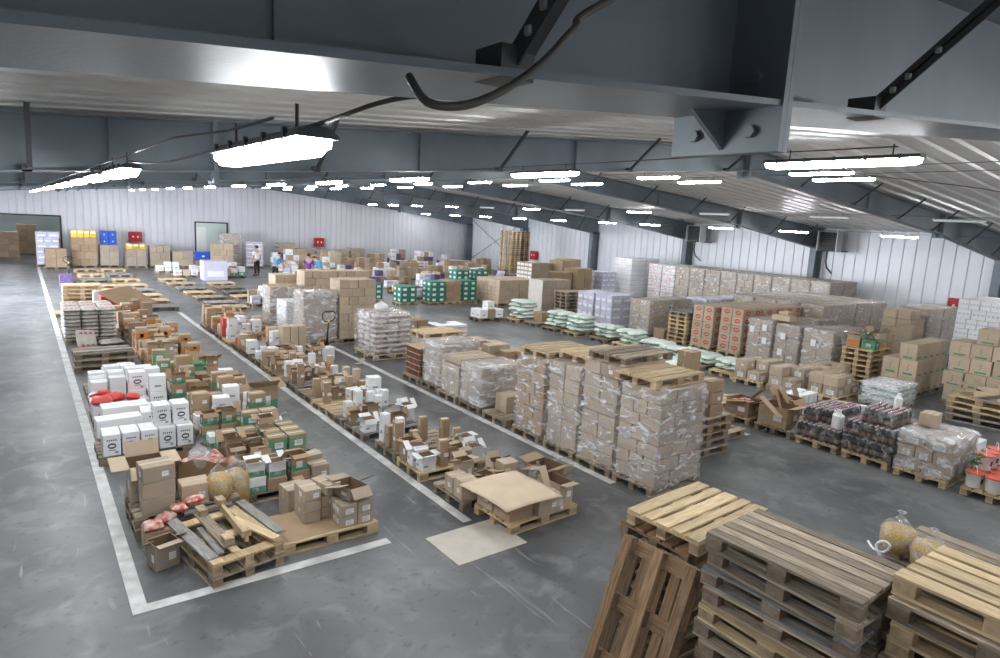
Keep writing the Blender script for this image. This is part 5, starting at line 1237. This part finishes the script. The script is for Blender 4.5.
    # low goods between the aisle and the doorway
    spots = [(6.7, 41.2), (7.2, 38.6), (8.4, 40.3), (9.6, 38.2), (9.9, 40.8), (12.4, 37.6), (13.3, 40.2), (8.6, 34.0), (7.9, 31.6), (9.2, 31.2), (10.4, 31.4), (11.8, 34.3), (13.6, 36.2), (14.6, 38.4), (12.2, 30.2), (8.8, 28.2), (10.3, 28.3), (8.0, 27.0)]
    for i, (x, y) in enumerate(spots):
        if not clear(x, y): continue
        pallet(x, y, 'pallet of loose small goods between the empty pallets and doorway', 0, r.uniform(-.1, .1), 'old' if i % 2 else 'new', group='pallets of loose goods near the doorway', lite=True)
        for (ix, iy) in [(a, b) for a in range(3) for b in range(2)]:
            if r.random() < .22: continue
            st = r.choice(['white', 'white', 'kraft', 'kraft2', 'lilac', 'tissue_red', 'whitegreen']); h = r.uniform(.25, .6)
            carton(x-.4+.4*ix+r.uniform(-.03, .03), y-.2+.4*iy, PH, .34, .34, round(h, 1), st, 'small carton among loose goods between the empty pallets and doorway', r.uniform(-.15, .15), 'loose goods near the doorway', False)
    # jumble in the far middle
    sp = []
    for y in [27.5, 29.5, 31.5, 33.5, 35.5, 37.5, 39.5, 41.5, 43.5]:
        x = 13.8+r.uniform(0, .8)
        while x < 29:
            sp.append((x, y+r.uniform(-.4, .4))); x += r.uniform(1.5, 2.2)
    k = 0
    for i, (x, y) in enumerate(sp):
        if not clear(x, y): continue
        if x > 26.0 and 32 < y < 37: continue
        if x < 15 and y < 39: continue
        hmax = .75 if y < 31 else 1.15 if y < 38 else 1.5
        pallet(x, y, 'pallet in the far jumble of goods before the end wall', 0, r.uniform(-.1, .1), 'old' if i % 3 else 'new', group='pallets of the far jumble', lite=True)
        q = r.random()
        stys = ['kraft', 'kraft', 'kraft2', 'kraftg'] if x > 18 and y > 34 and q < .75 else ['lilac', 'white', 'purple', 'kraftg'] if q < .3 else ['kraft', 'kraft2', 'kraftg', 'white'] if q < .6 else ['tissue_red', 'purple', 'kraft', 'white'] if q < .85 else ['purple', 'lilac', 'yellow', 'white']
        h0 = r.uniform(.5, 1)*hmax; nl = max(1, int(h0/.33))
        for a in range(3):
            for b in range(2):
                for l in range(nl):
                    if l == nl-1 and r.random() < .4: break
                    k += 1
                    carton(x-.38+.38*a+r.uniform(-.02, .02), y-.2+.4*b, PH+.33*l, .37, .38, .325, r.choice(stys), 'carton in the far jumble of goods before the end wall', r.uniform(-.06, .06), 'cartons of the far jumble', False)
    print('FAR CARTONS', k)
far_goods()
# ------------------------------------------------------------------ rooms beyond the openings
def beyond():
    def frame(name, x0, x1, zt, lab):
        m = MB(); y = YB-.02
        m.box((x0, y, zt/2), (.08, .16, zt), 'black_metal'); m.box((x1, y, zt/2), (.08, .16, zt), 'black_metal'); m.box(((x0+x1)/2, y, zt), (x1-x0+.08, .16, .08), 'black_metal'); struct(name, m, lab)
    frame('door_1', -4.6, 1.99, 2.87, 'wide black-framed opening in the end wall'); frame('door_2', 9.38, 11.40, 2.83, 'black-framed doorway in the end wall')
    for nm, (cx, cy, cz, sx, sy, sz) in {'wall_next_room_end': (-3, 60, 2, 16, .1, 4), 'wall_next_room_side': (3.2, 53.4, 2, .1, 13, 4), 'ceiling_next_room': (-3, 53.5, 4.0, 16, 13, .1), 'wall_lobby_end': (11, 50.5, 1.7, 4.4, .1, 3.4), 'wall_lobby_side': (8.9, 48.7, 1.7, .1, 3.5, 3.4), 'wall_lobby_far': (13.2, 48.7, 1.7, .1, 3.5, 3.4), 'ceiling_lobby': (11, 48.7, 3.4, 4.4, 3.5, .1)}.items():
        m = MB(); m.box((cx, cy, cz), (sx, sy, sz), 'white_room'); o = struct(nm, m, nm.replace('_', ' ')+' painted pale green')
    m = MB(); m.box((10.4, 50.42, 1.2), (.9, .04, 2.4), 'white'); struct('door_3', m, 'pale door in the lobby behind the doorway')
    # ceiling lamps of those rooms
    for x, y, z in ((-.6, 50.2, 3.75), (-.6, 55, 3.75), (10.6, 48.6, 3.2)):
        t = thing('ceiling_lamp', 'lit strip lamp in the %s' % ('lobby behind the doorway' if x > 5 else 'next room, %s' % ('nearer' if y < 52 else 'farther')), 'lamp', (x, y, z)); ms = _MC[('lamp', True)]
        put('housing', ms[0], t); put('diffuser', ms[1], t)
    r = random.Random(4)
    for i, (x, y, n) in enumerate(((-.6, 50.6, 5), (.4, 54.5, 6), (1.6, 53, 5), (1.7, 49.8, 4))):
        load(x, y, 'kraft load in the next room seen through the wide opening, %s' % ORD[i], .4*n*.85, 'kraft' if i != 2 else 'white', 1.1, .9, 2, 2, .4, 0, None, seed=40+i)
beyond()
# ------------------------------------------------------------------ fixtures on the walls
def cable(pts, rad, lab, m='cable', name='cable', cat='cable'):
    q = []; P = [Vector(p) for p in pts]
    for i in range(len(P)-1):
        p0, p1, p2, p3 = P[max(i-1, 0)], P[i], P[i+1], P[min(i+2, len(P)-1)]
        for s in range(5):
            t = s/5; q.append(.5*((2*p1)+(p2-p0)*t+(2*p0-5*p1+4*p2-p3)*t*t+(3*p1-p0-3*p2+p3)*t**3))
    q.append(P[-1]); b = MB(); b.tube(q, rad, m, 8); TM(name, b.mesh(name, True), lab, cat)
def fixtures():
    def cabinet(p, rz, lab):
        t = T('fire_cabinet', lab, 'fire cabinet', p, rz); b = MB(); b.cbox((0, -.12, .32), (.72, .24, .64), 'red_box', .012); put('cabinet_body', b.mesh('cabinet_body'), t)
        b = MB(); b.cbox((0, -.245, .32), (.66, .012, .58), 'red_box', .004)
        for sx in (-1, 1):
            n = 14; vs = [(sx*.13+.055*cos(2*pi*i/n), -.2525, .33+.075*sin(2*pi*i/n)) for i in range(n)]; b.add(vs, [tuple(range(n))], 'white')
        put('door', b.mesh('door'), t); b = MB(); b.box((.28, -.262, .32), (.02, .02, .09), 'galv'); put('handle', b.mesh('handle'), t)
    cabinet((5.85, YB-.04, 1.44), 0, 'red fire cabinet on the end wall above pale grey cartons'); cabinet((17.8, YB-.04, 1.38), 0, 'red fire cabinet on the end wall behind the workers')
    cabinet((XR-.04, 37.5, 1.25), -pi/2, 'red fire cabinet on the side wall beside the pallet tower'); cabinet((XR-.04, 9.85, 1.2), -pi/2, 'red fire cabinet on the side wall behind the tissue towers')
    for k, y in ((3, 22.55), (2, 15.1)):
        t = T('fan_heater', 'dark louvred fan heater beside the side column over %s' % ('tall tissue loads' if k == 3 else 'dense filmed loads'), 'heater', (30.25, y, 3.45))
        b = MB(); b.cbox((0, 0, .42), (.42, .82, .82), 'dark_grey', .02); put('heater_body', b.mesh('heater_body'), t)
        b = MB()
        for i in range(9): b.box((-.225, 0, .08+.085*i), (.03, .70, .03), 'black_metal', Matrix.Rotation(.6, 3, 'Y'))
        put('louvre', b.mesh('louvre'), t)
        for sy in (-1, 1): b = MB(); b.box((-.03, sy*.45, .42), (.5, .05, .92), 'housing_off'); put('side_bracket', b.mesh('side_bracket'), t)
        b = MB(); b.tube([(.1, .1, 0), (.1, .12, -.5), (.3, .15, -.8), (.85, .15, -1.1)], .035, 'dark_grey', 8); put('pipe', b.mesh('pipe'), t)
        b = MB(); b.box((.5, 0, -.02), (.8, .9, .05), 'dark_grey'); put('wall_bracket', b.mesh('wall_bracket'), t)
    # cables under the first frame
    cable([(1.75, .95, 4.90), (1.063, 1.08, 4.487), (.967, 1.08, 4.409), (.891, 1.08, 4.331), (.829, 1.08, 4.282), (.757, 1.08, 4.238), (.688, 1.08, 4.211), (.622, 1.09, 4.21), (.615, 1.15, 4.262)], .0085, 'thick brown cable looping under the nearest roof frame')
    cable([(1.0, 1.55, 4.325), (.88, 1.6, 4.318), (.80, 1.68, 4.295), (.74, 1.80, 4.262), (.715, 1.98, 4.245)], .007, 'brown cable running from the nearest frame into the nearest lamp')
    cable([(-1.2, 3.5, 4.62), (.2, 3.4, 4.66), (1.4, 3.3, 4.70), (3.0, 3.2, 4.86)], .008, 'thin dark wire strung across below the nearest ceiling bay')
    cable([(.62, 5.1, 4.26), (.66, 4.2, 4.22), (.70, 3.4, 4.23), (.715, 2.75, 4.245)], .006, 'thin grey wire sagging between the two nearest aisle lamps')
    cable([(13.2, 3.2, 5.25), (15, 3.6, 5.2), (18, 4.2, 5.05), (21, 4.6, 4.85)], .010, 'dark cable hanging below the ceiling past the ridge lamps'); cable([(13.0, 6.9, 5.35), (15.5, 4.9, 5.15), (18.5, 4.9, 5.1), (22, 4.9, 4.85)], .010, 'second dark cable crossing the ceiling bay past the ridge')
fixtures()
# ------------------------------------------------------------------ people and pallet jacks
def skin_mesh(name, verts, edges, radii, m, parent, sub=2):
    me = bpy.data.meshes.new(name); me.from_pydata(verts, edges, []); me.materials.append(MATS[m]); o = put(name, me, parent)
    md = o.modifiers.new('skin', 'SKIN'); md.use_smooth_shade = True; md.use_x_symmetry = False
    for i, rr in enumerate(radii): me.skin_vertices[0].data[i].radius = rr if isinstance(rr, tuple) else (rr, rr)
    me.skin_vertices[0].data[0].use_root = True
    s = o.modifiers.new('sub', 'SUBSURF'); s.levels = 1; s.render_levels = sub; return o
def person(x, y, rz, label, shirt, trousers, bend=0., arms='down', z=0., long_sleeve=False, s=1.):
    t = T('person', label, 'person', (x, y, z), rz); t.scale = (s, s, s)
    # joints; the figure faces +y. bend leans the upper body about the hips
    def B(p):
        v = Vector(p)-Vector((0, 0, .93)); c, q = cos(bend), sin(bend)
        return (v.x, v.y*c+v.z*q, .93+v.z*c-v.y*q)
    hips = (0, 0, .93); up = {'waist': (0, 0, 1.08), 'chest': (0, .01, 1.28), 'sh': (0, -.01, 1.42), 'neck': (0, .0, 1.50), 'head0': (0, .02, 1.57), 'head1': (0, .03, 1.66), 'head2': (0, .02, 1.74)}
    U = {k: B(v) for k, v in up.items()}
    if arms == 'down': arm = [((.19, -.01, 1.40), (.25, .0, 1.14), (.25, .08, .90), (.25, .10, .80))]
    else: arm = [((.19, -.01, 1.40), (.24, .20, 1.24), (.20, .42, 1.14), (.19, .50, 1.12))]
    V = [hips, U['waist'], U['chest'], U['sh'], U['neck'], U['head0'], U['head1'], U['head2']]; E = [(i, i+1) for i in range(7)]; R_ = [(.15, .11), (.135, .10), (.16, .11), (.13, .085), (.055, .055), (.075, .085), (.085, .10), (.06, .07)]
    SV, SE, SR = list(V[:4]), [(0, 1), (1, 2), (2, 3)], [(.165, .125), (.15, .118), (.175, .125), (.145, .098)]
    TV, TE, TR = [hips, (0, 0, 1.0)], [(0, 1)], [(.168, .13), (.155, .12)]
    for sx in (-1, 1):
        pts = [B((sx*p[0], p[1], p[2])) for p in arm[0]]
        o = len(V); V += pts; E += [(3, o)]+[(o+i, o+i+1) for i in range(3)]; R_ += [.06, .045, .035, .042]
        hd = Vector(pts[3]); fd = (hd-Vector(pts[2])).normalized(); sd = fd.cross(Vector((0, 1, .3))).normalized()
        for f in range(5):     # thumb and four fingers
            base = hd+sd*(.026*(f-2) if f else -.045)+fd*(.03 if f else -.01); tip = base+fd*([.045, .075, .085, .08, .06][f])+sd*(-.03 if f == 0 else 0)
            k = len(V); V += [tuple(base), tuple(tip)]; E += [(o+3, k), (k, k+1)]; R_ += [.012, .009]
        k = len(SV); q = Vector(pts[0]).lerp(Vector(pts[1]), .75); SV += [pts[0], tuple(q)]; SE += [(3, k), (k, k+1)]; SR += [.075, .066]
        if long_sleeve: SV.append(pts[2]); SE.append((k+1, k+2)); SR.append(.05)
        leg = [(sx*.095, 0, .86), (sx*.105, .03 if bend else .01, .49), (sx*.11, -.02, .09), (sx*.115, .10, .035)]
        o = len(V); V += leg; E += [(0, o)]+[(o+i, o+i+1) for i in range(3)]; R_ += [.09, .06, .042, (.042, .032)]
        k = len(TV); TV += leg[:3]; TE += [(0, k), (k, k+1), (k+1, k+2)]; TR += [.105, .078, .062]
        sm = MB(); sm.cbox((sx*.115, .055, .045), (.10, .27, .09), 'black_metal', .03); put('shoe', sm.mesh('shoe', True), t)
    skin_mesh('body', V, E, R_, 'skin', t); skin_mesh('shirt', SV, SE, SR, shirt, t); skin_mesh('trousers', TV, TE, TR, trousers, t)
    h = MB(); c = Vector(U['head1']); ax = (Vector(U['head2'])-Vector(U['head0'])).normalized()
    b = bmesh.new(); bmesh.ops.create_icosphere(b, subdivisions=3, radius=1)
    for v in b.verts: v.co = Vector((v.co.x*.098, v.co.y*.118, v.co.z*.118))
    bmesh.ops.delete(b, geom=[v for v in b.verts if v.co.z < -.02 and v.co.y > -.02 or v.co.z < -.075], context='VERTS')
    q = Vector((0, 0, 1)).rotation_difference(ax)
    for v in b.verts: v.co = c+q @ (v.co+Vector((0, -.016, .022)))
    me = bpy.data.meshes.new('hair'); b.to_mesh(me); b.free(); me.materials.append(MATS['hair']); o = put('hair', me, t); o.modifiers.new('t', 'SOLIDIFY').thickness = .01
    # face: nose, ears, eyes, mouth
    f = MB(); fw = Vector((0, 1, 0)); fw = (fw-ax*fw.dot(ax)).normalized()
    def at_head(dx, dy, dz): return c+Vector((dx, 0, 0))+fw*dy+ax*dz
    fo = MB()
    for sx in (-1, 1): fo.box(at_head(sx*.035, .098, .005), (.026, .012, .012), 'hair'); f.box(at_head(sx*.092, -.005, -.005), (.02, .045, .06), 'skin')
    f.box(at_head(0, .108, -.03), (.024, .03, .04), 'skin'); fo.box(at_head(0, .094, -.062), (.045, .01, .010), 'red_box')
    put('nose_and_ears', f.mesh('nose_and_ears'), t); put('eyes_and_mouth', fo.mesh('eyes_and_mouth'), t)
    return t
def people():
    person(11.23, 39.3, .35, 'person in white shirt and black trousers standing before the end wall', 'cloth_white', 'cloth_black')
    person(11.05, 35.3, -.9, 'person in teal shirt and dark trousers bending over cartons', 'cloth_blue', 'cloth_black', .55, 'reach')
    person(12.06, 32.94, -.3, 'person in purple shirt behind the broad kraft load', 'cloth_purple', 'cloth_black', .15, 'reach')
    person(12.95, 33.5, .4, 'person in bright blue shirt bending beside the purple-shirted one', 'cloth_cyan', 'cloth_black', .75, 'reach')
def jack(x, y, rz, label):
    t = T('pallet_jack', label, 'pallet jack', (x, y, 0), rz)
    b = MB(); b.tube([(0, -.10, .30), (0, -.14, .70), (0, -.17, .98)], [.032, .022, .02], 'black_metal', 8); put('drawbar', b.mesh('drawbar', True), t)
    b = MB(); b.tube([(.0, -.17, .98), (-.12, -.175, 1.0), (-.20, -.18, 1.08), (-.20, -.19, 1.22), (-.13, -.195, 1.27), (.13, -.195, 1.27), (.20, -.19, 1.22), (.20, -.18, 1.08), (.12, -.175, 1.0), (0, -.17, .98)], .02, 'black_metal', 8); put('handle', b.mesh('handle', True), t)
    b = MB(); b.box((0, -.175, 1.0), (.05, .03, .08), 'yellow_pack'); put('lever', b.mesh('lever'), t)
    b = MB(); b.add([(-.26, .12, .08), (.26, .12, .08), (.12, .02, .46), (-.12, .02, .46), (-.26, .22, .08), (.26, .22, .08), (.12, .10, .46), (-.12, .10, .46)], [(0, 1, 2, 3), (7, 6, 5, 4), (0, 4, 5, 1), (1, 5, 6, 2), (2, 6, 7, 3), (3, 7, 4, 0)], 'wood_red'); b.tube([(0, -.06, .12), (0, -.06, .42)], .06, 'black_metal', 10); put('frame', b.mesh('frame'), t)
    for sx in (-1, 1):
        b = MB(); b.box((sx*.19, .75, .07), (.15, 1.15, .05), 'wood_red'); put('fork', b.mesh('fork'), t)
        b = MB(); b.tube([(sx*.03, -.06, .09), (sx*.11, -.06, .09)], .09, 'black_metal', 14); put('wheel', b.mesh('wheel'), t)
        b = MB(); b.tube([(sx*.14, 1.18, .045), (sx*.24, 1.18, .045)], .04, 'black_metal', 10); put('roller', b.mesh('roller'), t)
people()
jack(6.72, 17.08, .2, 'pallet jack with black loop handle parked before the white-filmed tower'); jack(1.75, 36.2, 0, 'pallet jack with upright black handle behind the pale pallet stack')
def near_extras():
    r = random.Random(5)
    px, py = at(905, 552, 1.03); px += .42; py -= .42
    for k in range(7): pallet(px, py, 'pallet of the lower pile holding macaroni bags, %s' % ('topmost' if k == 6 else '%s from the floor' % ORD[k]), (PH+.003)*k, pi/2+r.uniform(-.03, .03), ['old', 'new', 'grey'][k % 3])
    z = (PH+.003)*7
    plastic_bag(*at(896, 550, 1.03), z, 'clear macaroni bag on the lower pallet pile, farther from the camera', .17, .40, 'bag_clear', 11, inner='pasta'); plastic_bag(*at(928, 567, 1.03), z, 'clear macaroni bag on the lower pallet pile, closer to the camera', .17, .38, 'bag_clear', 12, inner='pasta')
    cable([(*at(868, 541, 1.66), 1.66), (*at(874, 549, 1.72), 1.72), (*at(884, 552, 1.70), 1.70), (*at(890, 546, 1.78), 1.78), (*at(884, 541, 1.80), 1.80), (*at(876, 545, 1.74), 1.74), (*at(880, 556, 1.66), 1.66)], .008, 'loose white plastic strap curling on the weathered central pile', 'white', 'plastic_strap', 'strap')
near_extras()
